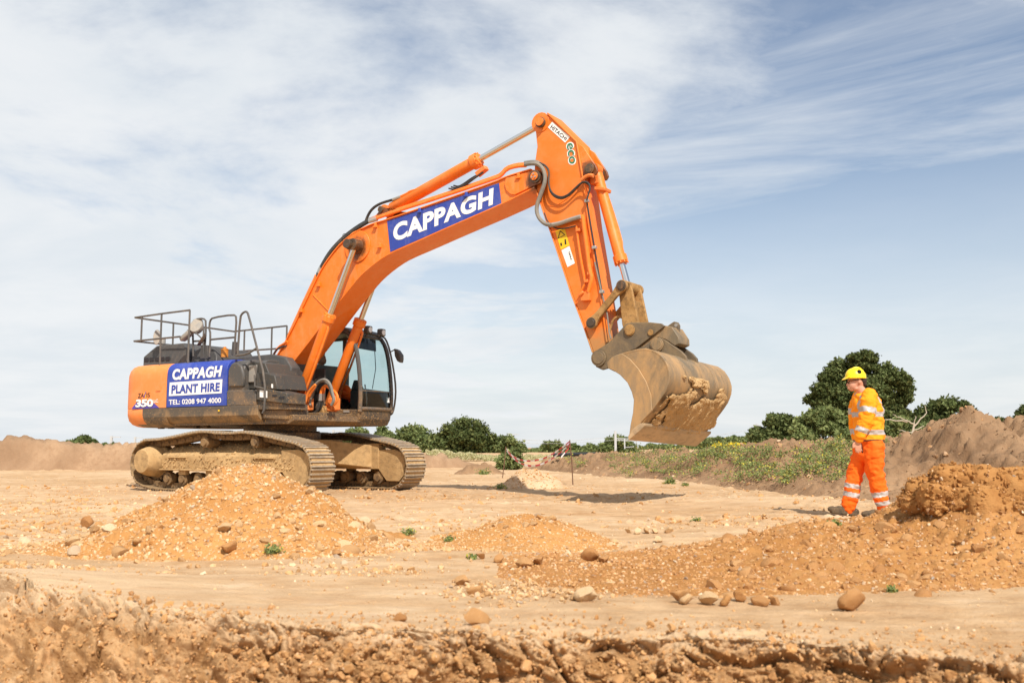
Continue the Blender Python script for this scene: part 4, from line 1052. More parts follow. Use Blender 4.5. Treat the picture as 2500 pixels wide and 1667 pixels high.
# ================================================================ the excavator
EXC = empty('excavator', (XC, YC, 0), -TH)
tag(EXC, 'large orange tracked excavator with blue white lettered boom and raised grading bucket', 'excavator')
CR = {1: (280, 720, 4.612), 2: (620, 720, 4.612), 3: (280, 1000, 2.8), 4: (640, 360, 3.336), 5: (1200, 250, 3.335), 6: (1380, 640, 3.266), 0: (0, 0, 1.0)}
def B(c, x, y, w):                           # point of an enlarged piece of the photo on plane w
    ox, oy, s = CR[c]; return bp(ox + x / s, oy + y / s, w)
def BF(c, pts, w): return [(lambda v: (v.x, v.z))(B(c, x, y, w)) for x, y in pts]
def BL(c, pts, w): return [B(c, p[0], p[1], p[2] if len(p) > 2 else w) for p in pts]
def xprism(mb, prof, x0, x1):                # (y, z) profile along x
    n = len(prof); vs = [(x0, p[0], p[1]) for p in prof] + [(x1, p[0], p[1]) for p in prof]
    return mb.add(vs, [list(range(n)), list(range(2 * n - 1, n - 1, -1))] + [(i, n + i, n + (i + 1) % n, (i + 1) % n) for i in range(n)])

def text_np(body, off=.0, shear=.0, space=1.0):
    cu = bpy.data.curves.new('t', 'FONT'); cu.body = body; cu.size = 1.0; cu.offset = off; cu.shear = shear; cu.space_character = space; cu.resolution_u = 5
    ob = bpy.data.objects.new('t', cu); COL.objects.link(ob)
    dg = bpy.context.evaluated_depsgraph_get(); me = ob.evaluated_get(dg).to_mesh()
    v = np.array([p.co[:2] for p in me.vertices]); f = [list(p.vertices) for p in me.polygons]
    ob.evaluated_get(dg).to_mesh_clear(); bpy.data.objects.remove(ob); bpy.data.curves.remove(cu)
    lo, hi = v.min(0), v.max(0); return (v - lo) / (hi - lo), f
def lettering(name, body, quad, mat, parent, off=.02, shear=0.0, space=1.0, lift=.004, grow=0.0):
    """flat letters in the quad bl, br, tr, tl (3D points)"""
    v, f = text_np(body, off, shear, space); v = v * (1 + 2 * grow) - grow
    a, b, c, d = quad; nrm = (b - a).cross(d - a).normalized()
    if nrm.y > 0: nrm = -nrm
    pts = [a.lerp(b, x).lerp(d.lerp(c, x), y) + nrm * lift for x, y in v]
    mb = MB(); mb.add(pts, f); return mb.build(name, mat, parent)
def plate(name, quad, mat, parent, lift=.003, th=.002):
    a, b, c, d = quad; nrm = (b - a).cross(d - a).normalized()
    if nrm.y > 0: nrm = -nrm
    mb = MB(); mb.add([p + nrm * lift for p in quad] + [p + nrm * (lift + th) for p in quad], [(0, 1, 2, 3), (7, 6, 5, 4), (0, 4, 5, 1), (1, 5, 6, 2), (2, 6, 7, 3), (3, 7, 4, 0)])
    return mb.build(name, mat, parent)

# ---------------------------------------------------------------- crawler tracks
def arc(cx, cz, r, a0, a1, n): return [(cx + r * math.cos(R(a0 + (a1 - a0) * i / n)), cz + r * math.sin(R(a0 + (a1 - a0) * i / n))) for i in range(n + 1)]
PATH = [(-1.72, .0), (1.82, .0)] + arc(1.93, .462, .462, -80, 78, 16) + [(1.55, 1.0), (1.2, 1.06), (.95, 1.10), (.67, 1.125), (.35, 1.105), (0, 1.11), (-.38, 1.15), (-.75, 1.115), (-1.2, 1.05), (-1.65, 1.0)] + arc(-1.98, .52, .475, 88, 252, 16)
PATH.append(PATH[0])
seg = np.array(PATH); L = np.concatenate([[0], np.cumsum(np.hypot(*np.diff(seg, axis=0).T))])
NS = 48; PIT_T = L[-1] / NS
def path_at(s): s = s % L[-1]; return np.array([np.interp(s, L, seg[:, 0]), np.interp(s, L, seg[:, 1])])
mb = MB(); hw = .30; p2 = PIT_T / 2
mb.box((0, 0, -.040), (PIT_T * 1.0, .6, .018)); mb.cm = 1
for gx_ in (-.36, 0.0, .36): mb.box((gx_ * PIT_T, 0, -.016), (.026, .596, .034), taper=.96)
mb.cm = 2
rsm = np.random.RandomState(3)
for gx_ in (-.18, .18): mb.box((gx_ * PIT_T, rsm.uniform(-.03, .03), -.026), (.24 * PIT_T, .50, .013))
SHOE = mb.mesh('track_shoe', [M['shoe'], M['grouser'], M['mud']])
mb = MB()
for s in (-1, 1):
    mb.box((0, s * .085, -.105), (PIT_T * .86, .035, .10)); mb.cyl((PIT_T * .42, s * .115, -.11), (PIT_T * .42, s * .06, -.11), .05, n=10)
mb.cyl((PIT_T * .42, -.1, -.11), (PIT_T * .42, .1, -.11), .032, n=8)
for s in (-1, 1): mb.box((0, s * .085, -.052), (PIT_T * .5, .09, .02))
LINK = mb.mesh('track_link', M['chain'])
def track(wc):
    side = 1 if wc > 0 else -1
    # side frame: welded box with a sloping top deck
    fr = MB(); y = lambda w: -w
    o, i = wc + .20 * side, wc - .24 * side
    xprism(fr, [(y(o), .41), (y(o), .66), (y(o - .03 * side), .70), (y(o - .12 * side), .74), (y(i + .05 * side), .90), (y(i), .90), (y(i), .40)], -1.62, 1.60)
    fr.box((0, y(o + .02 * side), .405), (3.2, .10, .03)); 
    for ux in (-1.35, .93): fr.box((ux + .2, y(o + .012 * side), .635), (.5, .05, .022)); 
    for ux in (-1.0, -.25, .55, 1.2): fr.box((ux, y(o - .03 * side), .36), (.20, .10, .10))
    frame = fr.build('track_frame', M['mudframe'], EXC, .012)
    gd = MB()
    prof = [(1.56, .775), (1.98, .785), (2.2, .71), (2.24, .5), (2.22, .3), (2.10, .17), (1.79, .17), (1.56, .42)]
    gd.prism(prof, y(wc + .21 * side), y(wc + .15 * side)); gd.prism(prof, y(wc - .21 * side), y(wc - .15 * side))
    gd.box((1.62, y(wc), .59), (.12, .30, .34))
    gd.build('idler_guard', M['mudframe'], frame, .012)
    idl = MB(); idl.lathe((1.93, y(wc - .12), .462), (1.93, y(wc + .12), .462), [(0, .2), (0, .34), (.3, .34), (.32, .26), (.68, .26), (.7, .34), (1, .34), (1, .2)], 28); idl.build('idler_wheel', M['chain'], frame)
    sp = MB(); n = 21
    pr = []
    for q in range(n):
        for k, r in ((0, .30), (.3, .36), (.55, .36), (.85, .30)):
            t = 2 * math.pi * (q + k) / n; pr.append((-1.98 + r * math.cos(t), .52 + r * math.sin(t)))
    sp.prism(pr, y(wc - .035), y(wc + .035)); sp.build('drive_sprocket', M['chain'], frame)
    fd = MB(); fd.lathe((-1.96, y(wc - .15 * side), .56), (-1.96, y(wc + .40 * side), .56), [(0, .33), (.3, .33), (.36, .30), (.62, .29), (.93, .235), (1.0, .22), (1.0, .0)], 28)
    fd.build('final_drive_cover', M['mudframe'], frame, .008)
    for u in (-.40, .92):
        cr = MB(); cr.lathe((u, y(wc - .2 * side), .915), (u, y(wc + .26 * side), .915), [(0, .05), (.3, .05), (.3, .10), (.62, .10), (.62, .085), (.7, .085), (.7, .10), (.9, .10), (.92, .075), (1, .07), (1, 0)], 18)
        cr.build('carrier_roller', M['chain'], frame)
    for q in range(8):
        u = -1.45 + q * .43; rl = MB()
        rl.lathe((u, y(wc - .22), .235), (u, y(wc + .22), .235), [(0, .07), (.08, .07), (.08, .12), (.35, .12), (.36, .09), (.64, .09), (.65, .12), (.92, .12), (.92, .07), (1, .07)], 16)
        rl.build('track_roller', M['chain'], frame)
    ch = MB(); pts = [path_at(L[-1] * q / 96) for q in range(97)]
    inn = []
    for q in range(97):
        d = path_at(L[-1] * q / 96 + .05) - path_at(L[-1] * q / 96 - .05); d /= np.hypot(*d); inn.append(pts[q] + np.array([-d[1], d[0]]) * .11)
    ch.tube([(p[0], y(wc), p[1]) for p in inn], .022, 6)
    chain = ch.build('track_chain', M['chain'], EXC)
    for q in range(NS):
        s = L[-1] * q / NS; a_, b_ = path_at(s - p2), path_at(s + p2); c = (a_ + b_) / 2; d = (b_ - a_)
        ang = math.atan2(d[1], d[0])
        rot = (0, -ang + math.pi, 0)
        for nm, me in (('track_shoe', SHOE), ('track_link', LINK)):
            ob = bpy.data.objects.new(nm, me); COL.objects.link(ob); ob.parent = chain
            # outward side of the belt is to the right of its direction of travel
            X = Vector((d[0], 0, d[1])).normalized(); Zv = Vector((d[1], 0, -d[0])).normalized(); Yv = Zv.cross(X)
            mt = Matrix((X, Yv, Zv)).transposed().to_4x4(); mt.translation = Vector((c[0], y(wc), c[1])); ob.matrix_local = mt
    # lumps of dried mud lying on the frame
    rs = np.random.RandomState(int(wc * 10) + 50); n = 900
    P = np.stack([rs.uniform(-1.6, 1.9, n), np.array([y(v) for v in wc + side * rs.uniform(-.2, .2, n)]), np.zeros(n)], -1)
    t = (np.abs(-P[:, 1] - wc) * np.sign(side)) ; rel = (-P[:, 1] - wc) * side
    P[:, 2] = np.interp(rel, [-.24, -.19, .08, .17, .2], [.9, .9, .74, .70, .66])
    low = rs.rand(n) < .35; P[low, 1] = y(wc + .215 * side); P[low, 2] = rs.uniform(.42, .64, low.sum())
    sz = .008 + .024 * rs.rand(n) ** 2.2
    mo = scatter('dried_mud', P, sz, M['mud'], ICO2, .4, frame)
    return frame
track(1.295); track(-1.295)
# car body with its sloping legs, and the slew ring
cb_ = MB(); cb_.box((0, 0, .74), (1.9, 1.5, .46)); 
for sx in (-1, 1):
    for sy in (-1, 1):
        a_ = [(sx * .55, sy * .4, .52), (sx * .95, sy * .4, .52), (sx * .95, sy * .4, .96), (sx * .55, sy * .4, .96), (sx * .85, sy * 1.08, .42), (sx * 1.45, sy * 1.08, .42), (sx * 1.45, sy * 1.08, .86), (sx * .85, sy * 1.08, .86)]
        cb_.add([Vector(p) for p in a_], [(0, 1, 2, 3), (7, 6, 5, 4), (0, 4, 5, 1), (1, 5, 6, 2), (2, 6, 7, 3), (3, 7, 4, 0)])
cb_.build('car_body', M['mudframe'], EXC, .015)
sr = MB(); sr.cyl((0, 0, .95), (0, 0, 1.10), .78, n=48); sr.cyl((0, 0, 1.10), (0, 0, 1.24), .70, n=48)
ring = sr.build('slew_ring', M['blackp'], EXC)
bo = MB()
for q in range(40):
    t = 2 * math.pi * q / 40; bo.cyl((.74 * math.cos(t), .74 * math.sin(t), 1.10), (.74 * math.cos(t), .74 * math.sin(t), 1.135), .02, n=6)
bo.build('ring_bolts', M['grease'], ring)

# ---------------------------------------------------------------- upper deck
dk = MB(); dk.prism([(-2.7, 1.30), (-2.7, 1.40), (1.62, 1.40), (1.62, 1.30), (1.5, 1.235), (-2.4, 1.235)], -1.28, 1.30)
dk.box((.9, .15, 1.43), (1.2, 1.3, .06))
for u in (-2.35, -2.05, -1.3, -1.0): dk.box((u, -.95, 1.215), (.10, .10, .05))
deck = dk.build('upper_deck', M['blackp'], EXC, .01)
# boom foot and cylinder foot brackets
bf = MB()
for w in (.40, -.40):
    bf.prism([(-.25, 1.42), (-.25, 2.1), (-.12, 2.4), (.12, 2.42), (.3, 2.15), (.62, 1.72), (.98, 1.66), (1.02, 1.42)], -w - .03, -w + .03)
bf.build('boom_bracket', M['blackp'], EXC, .01)
for w in (.42, -.42):
    ft = MB()
    for e in (-.125, .125): ft.prism([(.62, 1.38), (.70, 1.58), (.80, 1.64), (.92, 1.60), (1.02, 1.38)], -(w + e) - .025, -(w + e) + .025)
    ft.lathe((.82, -(w + .19), 1.51), (.82, -(w - .19), 1.51), [(0, .0), (0, .07), (.08, .09), (.08, .12), (.16, .12), (.16, .06), (.84, .06), (.84, .12), (.92, .12), (1, .09), (1, 0)], 20)
    ft.build('cylinder_foot', M['link'], EXC, .006)

# right hand side: skirt, engine door, counterweight, tool boxes
WS = 1.45
uA, uB, uC = B(1, 585, 1100, WS).x, B(1, 1265, 1000, WS).x, B(1, 1590, 1000, WS).x
def sect(top=2.45, bot=1.585, w=WS, r=.24, inner=.2, n=7):
    pr = [(-w, bot)]
    pr += [(-(w - r + r * math.cos(R(90 * q / n))), top - r * .8 + r * .8 * math.sin(R(90 * q / n))) for q in range(n + 1)]
    return pr + [(-inner, top), (-inner, bot)]
ed = MB(); xprism(ed, sect(), uA + .006, uB - .006); door = ed.build('engine_door', M['blue'], EXC, .006)
hb = MB(); xprism(hb, sect(inner=-1.3, top=2.44, w=1.1), -2.2, .6); hb.build('engine_housing', M['plastic'], EXC, .01)
fb = MB()
prf = sect(top=2.43, w=WS - .004, r=.3)
xprism(fb, prf, uB + .006, uB + .42); 
fr_ = fb.build('fuel_tank_cover', M['plastic'], EXC, .03)
g2 = MB()                                     # rounded grey bulge of the cover
pz = BF(1, [(1290, 1040), (1290, 850), (1330, 770), (1390, 755), (1440, 800), (1465, 900), (1450, 1035)], WS)
g2.prism(pz, -WS - .035, -WS + .05); g2.build('cover_bulge', M['plastic'], fr_, .03)
g3 = MB(); g3.prism(BF(1, [(1262, 1250), (1262, 1078), (1590, 1066), (1590, 1240)], WS), -WS - .004, -WS + .3); g3.build('lower_panel', M['plastic'], fr_, .015)
tb = MB()
tb.prism(BF(1, [(1480, 1060), (1490, 770), (1560, 745), (1690, 765), (1735, 880), (1800, 890), (1840, 1060)], 1.3), -1.30, -.55)
tb.prism(BF(1, [(1590, 1060), (1590, 880), (1680, 870), (1800, 905), (1835, 1065)], 1.42), -1.42, -1.2)
tbx = tb.build('battery_box', M['blackp'], EXC, .015)
t2 = MB(); t2.prism(BF(1, [(1595, 1180), (1595, 1060), (1680, 1050), (1940, 1105), (1940, 1225)], 1.47), -1.47, -1.0)
t2.prism(BF(1, [(1500, 1290), (1500, 1180), (1700, 1185), (1940, 1225), (1940, 1290)], 1.42), -1.42, -.9)
tool = t2.build('tool_box', M['blackp'], EXC, .012)
st = MB(); st.prism(BF(1, [(1660, 1385), (1680, 1295), (1930, 1290), (1930, 1400)], 1.36), -1.36, -.8); st.build('front_step', M['blackp'], EXC, .01)
for x_, y_, hw_ in ((1670, 985, 18), (1800, 1130, 24), (1880, 1150, 28)):
    plate('latch', BL(1, [(x_ - hw_, y_ + 14), (x_ + hw_, y_ + 16), (x_ + hw_, y_ - 8), (x_ - hw_, y_ - 10)], 1.475), M['seat'], tool)
plate('sticker', BL(1, [(1635, 1150), (1720, 1158), (1720, 1078), (1635, 1070)], 1.475), M['white'], tool)
plate('sticker', BL(1, [(1765, 1045), (1785, 1048), (1785, 1003), (1765, 1000)], 1.425), M['white'], tbx)
plate('reflector', BL(1, [(1165, 1310), (1183, 1309), (1183, 1290), (1165, 1291)], 1.46), M['yellow'], door)
gp_ = MB(); gp_.prism(BF(1, [(1510, 985), (1515, 795), (1605, 785), (1605, 880), (1575, 980)], 1.32), -1.335, -1.31); gp_.build('air_panel', M['mirrorback'], tbx, .01)
sk = MB()
xprism(sk, [(-WS - .005, 1.575), (-WS + .012, 1.40), (-WS + .10, 1.31), (-1.28, 1.27), (-1.25, 1.575)], -2.30, uC + .05)
skirt = sk.build('skirt', M['skirt'], EXC, .008)
# counterweight: plan curve with rounded top and bottom
plan = [(uA - .004, 1.45), (-2.3, 1.45), (-2.62, 1.44), (-2.82, 1.40), (-2.96, 1.29), (-3.05, 1.1), (-3.17, .75), (-3.26, .35)]
plan = plan + [(-3.28, 0)] + [(u, -w) for u, w in plan[::-1]]
rows = [(1.215, .30), (1.23, .20), (1.27, .10), (1.34, .035), (1.45, .004), (1.57, .002), (1.578, .012), (1.586, .0), (2.10, .0), (2.24, .006), (2.33, .035), (2.40, .09), (2.44, .17), (2.455, .28)]
cwv, cwf, cwm = [], [], []
for z_, ins in rows:
    for u, w in plan:
        cu_, cw_ = u + 1.6, w; l = math.hypot(max(0, -cu_), cw_) or 1
        nx_, nw_ = (min(0, cu_) / l, cw_ / l)
        if u > -2.3: nx_, nw_ = 0, math.copysign(1, w)
        cwv.append((u - nx_ * ins, -(w - nw_ * ins), z_))
n = len(plan)
cwb = MB()
for j in range(len(rows) - 1):
    for i in range(n - 1):
        f = (j * n + i, j * n + i + 1, (j + 1) * n + i + 1, (j + 1) * n + i)
        um = (cwv[f[0]][0] + cwv[f[1]][0]) / 2; zm = (cwv[f[0]][2] + cwv[f[2]][2]) / 2
        cwf.append(f); cwm.append(1 if (zm < 1.577 and um > -2.38) else 0)
cwf += [tuple(range(n - 1, -1, -1)), tuple((len(rows) - 1) * n + i for i in range(n))]; cwm += [1, 0]
cwf.append(tuple(j * n for j in range(len(rows))) + tuple(j * n + n - 1 for j in range(len(rows) - 1, -1, -1))); cwm.append(1)
cwb.v, cwb.f, cwb.m = cwv, [list(f) for f in cwf], cwm
CW = cwb.build('counterweight', [M['orange_cw'], M['skirt']], EXC, 0, R(50))
plate('badge', BL(1, [(190, 1283), (505, 1270), (450, 1222), (245, 1214)], WS), M['purple'], CW, .004)
lettering('lettering', 'ZA', BL(1, [(262, 1160), (330, 1153), (330, 1104), (266, 1108)], WS), M['black'], CW, .01)
lettering('lettering', 'X', BL(1, [(322, 1156), (362, 1151), (360, 1094), (326, 1100)], WS), M['yellow'], CW, .03)
lettering('lettering', 'IS', BL(1, [(358, 1152), (398, 1148), (398, 1100), (360, 1103)], WS), M['black'], CW, .01)
plate('badge', BL(1, [(326, 1152), (336, 1152), (358, 1090), (350, 1090)], WS), M['purple'], CW, .006)
lettering('lettering', '350', BL(1, [(232, 1272), (437, 1264), (440, 1178), (245, 1182)], WS), M['black'], CW, .045, 0, .95, .007)
lettering('lettering', '350', BL(1, [(236, 1264), (437, 1256), (440, 1170), (247, 1176)], WS), M['white'], CW, .045, 0, .95, .010)
lettering('lettering', 'LC', BL(1, [(443, 1213), (495, 1208), (492, 1172), (443, 1177)], WS), M['white'], CW, .02, 0, 1, .008)
plate('filler_cap', BL(1, [(470, 1080), (520, 1078), (522, 1030), (472, 1032)], WS), M['orange_cw'], CW, .002, .012)
lettering('lettering', 'CAPPAGH', BL(1, [(652, 960), (1203, 920), (1216, 792), (652, 836)], WS), M['white'], door, .048, .12, 1.07)
plate('white_board', BL(1, [(612, 1138), (1205, 1105), (1215, 948), (622, 985)], WS), M['white'], door, .003)
lettering('lettering', 'PLANT HIRE', BL(1, [(640, 1114), (1184, 1084), (1190, 984), (645, 1014)], WS), M['blue'], door, .045, 0, 1.06, .008)
lettering('lettering', 'TEL: 0208 947 4000', BL(1, [(612, 1236), (1200, 1213), (1200, 1154), (612, 1178)], WS), M['white'], door, .022, 0, 1.02)

# black engine hood with louvres
hd = MB()
o1 = BF(1, [(315, 790), (318, 690), (398, 572), (715, 540), (725, 600), (710, 760)], 1.0)
xo = [v[0] for v in o1]
def loft(mb, A, Bq):
    n = len(A); mb.add(list(A) + list(Bq), [tuple(range(n)), tuple(range(2 * n - 1, n - 1, -1))] + [(i, (i + 1) % n, n + (i + 1) % n, n + i) for i in range(n)])
A_ = [(-2.93, -1.0, 2.44), (-2.93, -1.0, 2.66), (-2.70, -.86, 2.89), (-1.88, -.86, 2.90), (-1.60, -.95, 2.72), (-1.56, -1.0, 2.44)]
loft(hd, A_, [(x, .25 if i in (2, 3) else .4, z) for i, (x, y, z) in enumerate(A_)])
hood = hd.build('engine_hood', M['hood'], EXC, .025)
for q in range(5):
    x_ = 335 + q * 60; plate('vent', BL(1, [(x_, 750 - q * 3), (x_ + 46, 747 - q * 3), (x_ + 46, 705 - q * 3), (x_, 709 - q * 3)], 1.0), M['seat'], hood, .002, .004)
h2 = MB(); A_ = [(-1.55, -.95, 2.44), (-1.55, -.90, 2.70), (-1.30, -.85, 2.80), (-1.02, -.85, 2.76), (-.86, -.9, 2.60), (-.80, -.95, 2.44)]
loft(h2, A_, [(x, .1, z) for x, y, z in A_]); h2.build('engine_hood', M['hood'], EXC, .02)
h3 = MB(); A_ = [(-.8, -.75, 2.44), (-.8, -.7, 2.55), (.35, -.65, 2.58), (.75, -.65, 2.50), (.95, -.7, 2.3), (.95, -.75, 1.9)]
loft(h3, A_, [(x, -.45, z) for x, y, z in A_]); h3.build('side_cowl', M['hood'], EXC, .02)
ps = MB(); c_ = B(1, 1237, 690, 1.0); ps.cyl(c_ - Vector((0, 0, .02)), c_ + Vector((0, 0, .12)), .07, n=18); ps.cyl(c_ + Vector((0, 0, .12)), c_ + Vector((0, 0, .14)), .075, n=18); ps.cyl(c_ + Vector((0, 0, .14)), c_ + Vector((0, 0, .18)), .03, n=12)
ps.build('air_precleaner', M['amber'], EXC)
ex = MB(); c_ = B(1, 540, 545, .5); ex.cyl(c_ - Vector((0, 0, .1)), c_ + Vector((0, 0, .12)), .06, n=16); ex.build('exhaust_pipe', M['mirrorback'], EXC)
# hand rails
def rail(pts, r=.019, sm=0, mat='rail', name='hand_rail', parent=None):
    mb = MB(); 
    for p in (pts if isinstance(pts[0], list) else [pts]): mb.tube(p, r, 8, sm)
    return mb.build(name, M[mat], parent or EXC)
zr, zl, ur = 3.43, 2.95, -2.84
gr = MB()
gr.tube([(-1.19, -1.3, 3.46), (-2.0, -1.3, 3.45), (ur, -1.3, zr)], .019); gr.tube([(-1.45, -1.3, 2.96), (ur, -1.3, zl)], .019)
gr.tube([(ur, -1.3, zr), (ur, 1.3, zr - .03)], .019); gr.tube([(ur, -1.3, zl), (ur, 1.3, zl)], .019)
for u, y_ in ((-2.62, -1.3), (-2.02, -1.3), (-1.19, -1.3), (ur, -.35), (ur, .45)): gr.tube([(u, y_, 2.42 if u > -2.3 and y_ < -1 else 2.93), (u, y_, 3.45 if y_ < -1 else 3.42)], .019)
gr.build('guard_rail', M['rail'], EXC)
gr = MB(); gr.tube([(ur, 1.3, 3.40), (-1.2, 1.3, 3.42)], .019); gr.tube([(ur, 1.3, zl), (-1.2, 1.3, 2.94)], .019)
for u in (-2.5, -1.65, -1.2): gr.tube([(u, 1.3, 2.42), (u, 1.3, 3.42)], .019)
gr.build('guard_rail', M['rail'], EXC)
rail([BL(1, [(885, 690), (878, 320), (900, 275), (1000, 262), (1032, 300), (1010, 700)], 1.1), BL(1, [(890, 522), (1012, 514)], 1.1)], .019, 1)
rail([BL(1, [(1066, 700), (1080, 430), (1064, 385), (1072, 290), (1105, 255), (1340, 220), (1374, 250), (1356, 500), (1345, 690)], 1.2), BL(1, [(1080, 502), (1352, 476)], 1.2)], .019, 1)
rail([BL(1, [(1385, 670), (1412, 250), (1440, 202), (1482, 184), (1505, 215), (1600, 590), (1690, 930), (1690, 1275), (1665, 1330)], 1.5), BL(1, [(1365, 682), (1490, 668), (1598, 598)], 1.5)], .020, 1)
rail([BL(1, [(1690, 1055), (1580, 1030), (1575, 900)], 1.5)], .016)
for x_, y_ in ((1015, 640), (1060, 640), (1365, 600)):
    mb = MB(); mb.prism(BF(1, [(x_ - 22, y_ + 80), (x_ - 10, y_ - 70), (x_ + 14, y_ - 72), (x_ + 26, y_ + 78)], 1.13), -1.20, -1.12); mb.build('rail_socket', M['hood'], EXC, .006)
# mirrors on the house
def disc(name, c, rad, nrm, mat, parent, th=.03, sy=1.0, back=None):
    nrm = Vector(nrm).normalized(); t = Vector((0, 0, 1)); e = nrm.cross(t).normalized(); g = e.cross(nrm); mb = MB(); n = 20
    ring_ = lambda r, o: [c + nrm * o + (e * math.cos(2 * math.pi * i / n) * r * sy + g * math.sin(2 * math.pi * i / n) * r) for i in range(n)]
    a_, b_, d_ = ring_(rad * .8, -th), ring_(rad, 0), ring_(rad * .93, th * .25)
    mb.add(a_ + b_ + d_, [tuple(range(n - 1, -1, -1)), tuple(range(2 * n, 3 * n))] + [(i, (i + 1) % n, n + (i + 1) % n, n + i) for i in range(n)] + [(n + i, n + (i + 1) % n, 2 * n + (i + 1) % n, 2 * n + i) for i in range(n)])
    return mb.build(name, mat, parent)
disc('mirror', B(1, 475, 475, 1.1), .16, (.6, -.7, .1), M['mirrorback'], EXC, .06, .45)
disc('mirror', B(1, 920, 345, 1.15), .17, (.3, -.75, .45), M['mirrorback'], EXC, .10, .8)
disc('mirror', B(1, 975, 500, 1.2), .14, (-.5, -.6, .45), M['grease'], EXC, .05, .75)
mb = MB(); mb.box(B(1, 810, 460, 1.2), (.30, .14, .10), Matrix.Rotation(R(-28), 3, 'Y')); mb.build('work_lamp', M['mirrorback'], EXC, .03)
rail([BL(1, [(815, 745), (835, 500), (800, 400), (880, 400), (940, 450), (990, 500)], 1.22)], .014, 1, name='mirror_arm')

# ---------------------------------------------------------------- boom
WB = .30
topN = [(664, 890), (702, 828), (741, 748), (772, 684), (787, 655), (808, 624), (835, 592), (868, 567), (910, 547), (944, 538), (1078, 492), (1210, 445), (1235, 433), (1296, 415)]
botN = [(684, 924), (776, 805), (826, 738), (850, 708), (874, 678), (898, 655), (928, 632), (953, 617), (1015, 590), (1090, 556), (1224, 498), (1304, 457)]
tp, bt = BF(0, topN, WB), BF(0, botN, WB)
pin = B(0, 1308, 432, WB); foot = (B(0, 664, 906, WB).x + .05, B(0, 664, 906, WB).z - .03)
def dense(P, k=3):
    Q = []
    for i in range(len(P) - 1):
        for j in range(k): Q.append((P[i][0] + (P[i + 1][0] - P[i][0]) * j / k, P[i][1] + (P[i + 1][1] - P[i][1]) * j / k))
    return Q + [P[-1]]
def chaikin(P, n=1):
    for _ in range(n):
        Q = [P[0]]
        for i in range(len(P) - 1):
            a_, b_ = P[i], P[i + 1]; Q += [(a_[0] * .75 + b_[0] * .25, a_[1] * .75 + b_[1] * .25), (a_[0] * .25 + b_[0] * .75, a_[1] * .25 + b_[1] * .75)]
        P = Q + [P[-1]]
    return P
tp, bt = chaikin(tp), chaikin(bt)
tipa = [(pin.x + .115 * math.cos(R(a)), pin.z + .115 * math.sin(R(a))) for a in range(70, -120, -20)]
foota = [(foot[0] + .16 * math.cos(R(a)), foot[1] + .16 * math.sin(R(a))) for a in range(300, 110, -20)]
bm_ = MB(); bm_.prism(tp + tipa + bt[::-1] + foota, -WB + .02, WB - .02)
BOOM = bm_.build('boom', M['orange_boom'], EXC, .008)
fl = MB(); fl.strip(tp, -WB - .012, WB + .012, .022); fl.build('top_plate', M['orange'], BOOM, .005)
fl = MB(); fl.strip(bt, -WB - .012, WB + .012, -.022); fl.build('bottom_plate', M['orange_boom'], BOOM, .005)
for s in (-1, 1):
    mb = MB(); dbl = BF(4, [(1985, 250), (1975, 300), (1990, 350), (2025, 382), (2060, 385), (2200, 318), (2270, 290), (2285, 240), (2250, 195), (2200, 195)], WB)
    mb.prism(dbl, s * (WB - .02), s * (WB + .006)); mb.build('boss_plate', M['orange_boom'], BOOM, .004)
    mb = MB(); c_ = B(4, 775, 805, WB); mb.cyl((c_.x, s * (WB - .02), c_.z), (c_.x, s * (WB + .004), c_.z), .30, n=40); mb.cyl((c_.x, s * WB, c_.z), (c_.x, s * (WB + .05), c_.z), .15, .13, n=28)
    mb.build('boss_plate', M['orange_boom'], BOOM, .004)
    mb = MB(); mb.cyl((c_.x, s * (WB + .03), c_.z), (c_.x, s * (WB + .30), c_.z), .085, n=24); mb.cyl((c_.x, s * (WB + .20), c_.z), (c_.x, s * (WB + .23), c_.z), .10, n=24); mb.build('pivot_pin', M['grease'], BOOM, .004)
mb = MB(); mb.cyl((foot[0], -.46, foot[1]), (foot[0], .46, foot[1]), .10, n=24); mb.cyl((foot[0], -.47, foot[1]), (foot[0], -.43, foot[1]), .16, n=24); mb.build('foot_pin', M['mirrorback'], BOOM, .005)
mb = MB(); mb.cyl((pin.x, -WB - .05, pin.z), (pin.x, WB + .05, pin.z), .075, n=24); mb.cyl((pin.x, -WB - .035, pin.z), (pin.x, WB + .035, pin.z), .11, n=24)
pcap = mb.build('tip_pin', M['grease'], BOOM, .004)
mb = MB(); mb.cyl((pin.x, -WB - .065, pin.z), (pin.x, -WB - .05, pin.z), .068, n=20); pc = mb.build('pin_cap', M['orange'], BOOM, .003)
mb = MB()
for a in (90, 210, 330): mb.cyl((pin.x + .034 * math.cos(R(a)), -WB - .085, pin.z + .034 * math.sin(R(a))), (pin.x + .034 * math.cos(R(a)), -WB - .06, pin.z + .034 * math.sin(R(a))), .015, n=8)
mb.build('cap_bolts', M['zinc'], pc)
for p0_, p1_ in (((415, 1200), (545, 1335)), ):
    mb = MB(); mb.tube(BL(4, [p0_, p1_], WB - .016), .012, 6); mb.build('weld_seam', M['orange'], BOOM)
bq = BL(4, [(1046, 852), (1950, 458), (1930, 292), (1020, 600)], WB - .02)
ban = plate('banner', bq, M['blue'], BOOM, .004, .004)
lettering('lettering', 'CAPPAGH', BL(4, [(1080, 772), (1898, 462), (1888, 328), (1062, 632)], WB - .02), M['white'], BOOM, .045, .12, 1.07, .012)
for x_, y_ in ((925, 635), (1285, 515), (1665, 385), (2090, 235), (960, 800), (462, 1115), (320, 1325)):
    c_ = B(4, x_, y_, WB); mb = MB(); mb.box(c_, (.05, .05, .09)); mb.box(c_ + Vector((.0, -.025, -.03)), (.09, .03, .03)); mb.build('pipe_clamp', M['blue'] if x_ in (1285, 1665) else M['orange'], BOOM, .006)
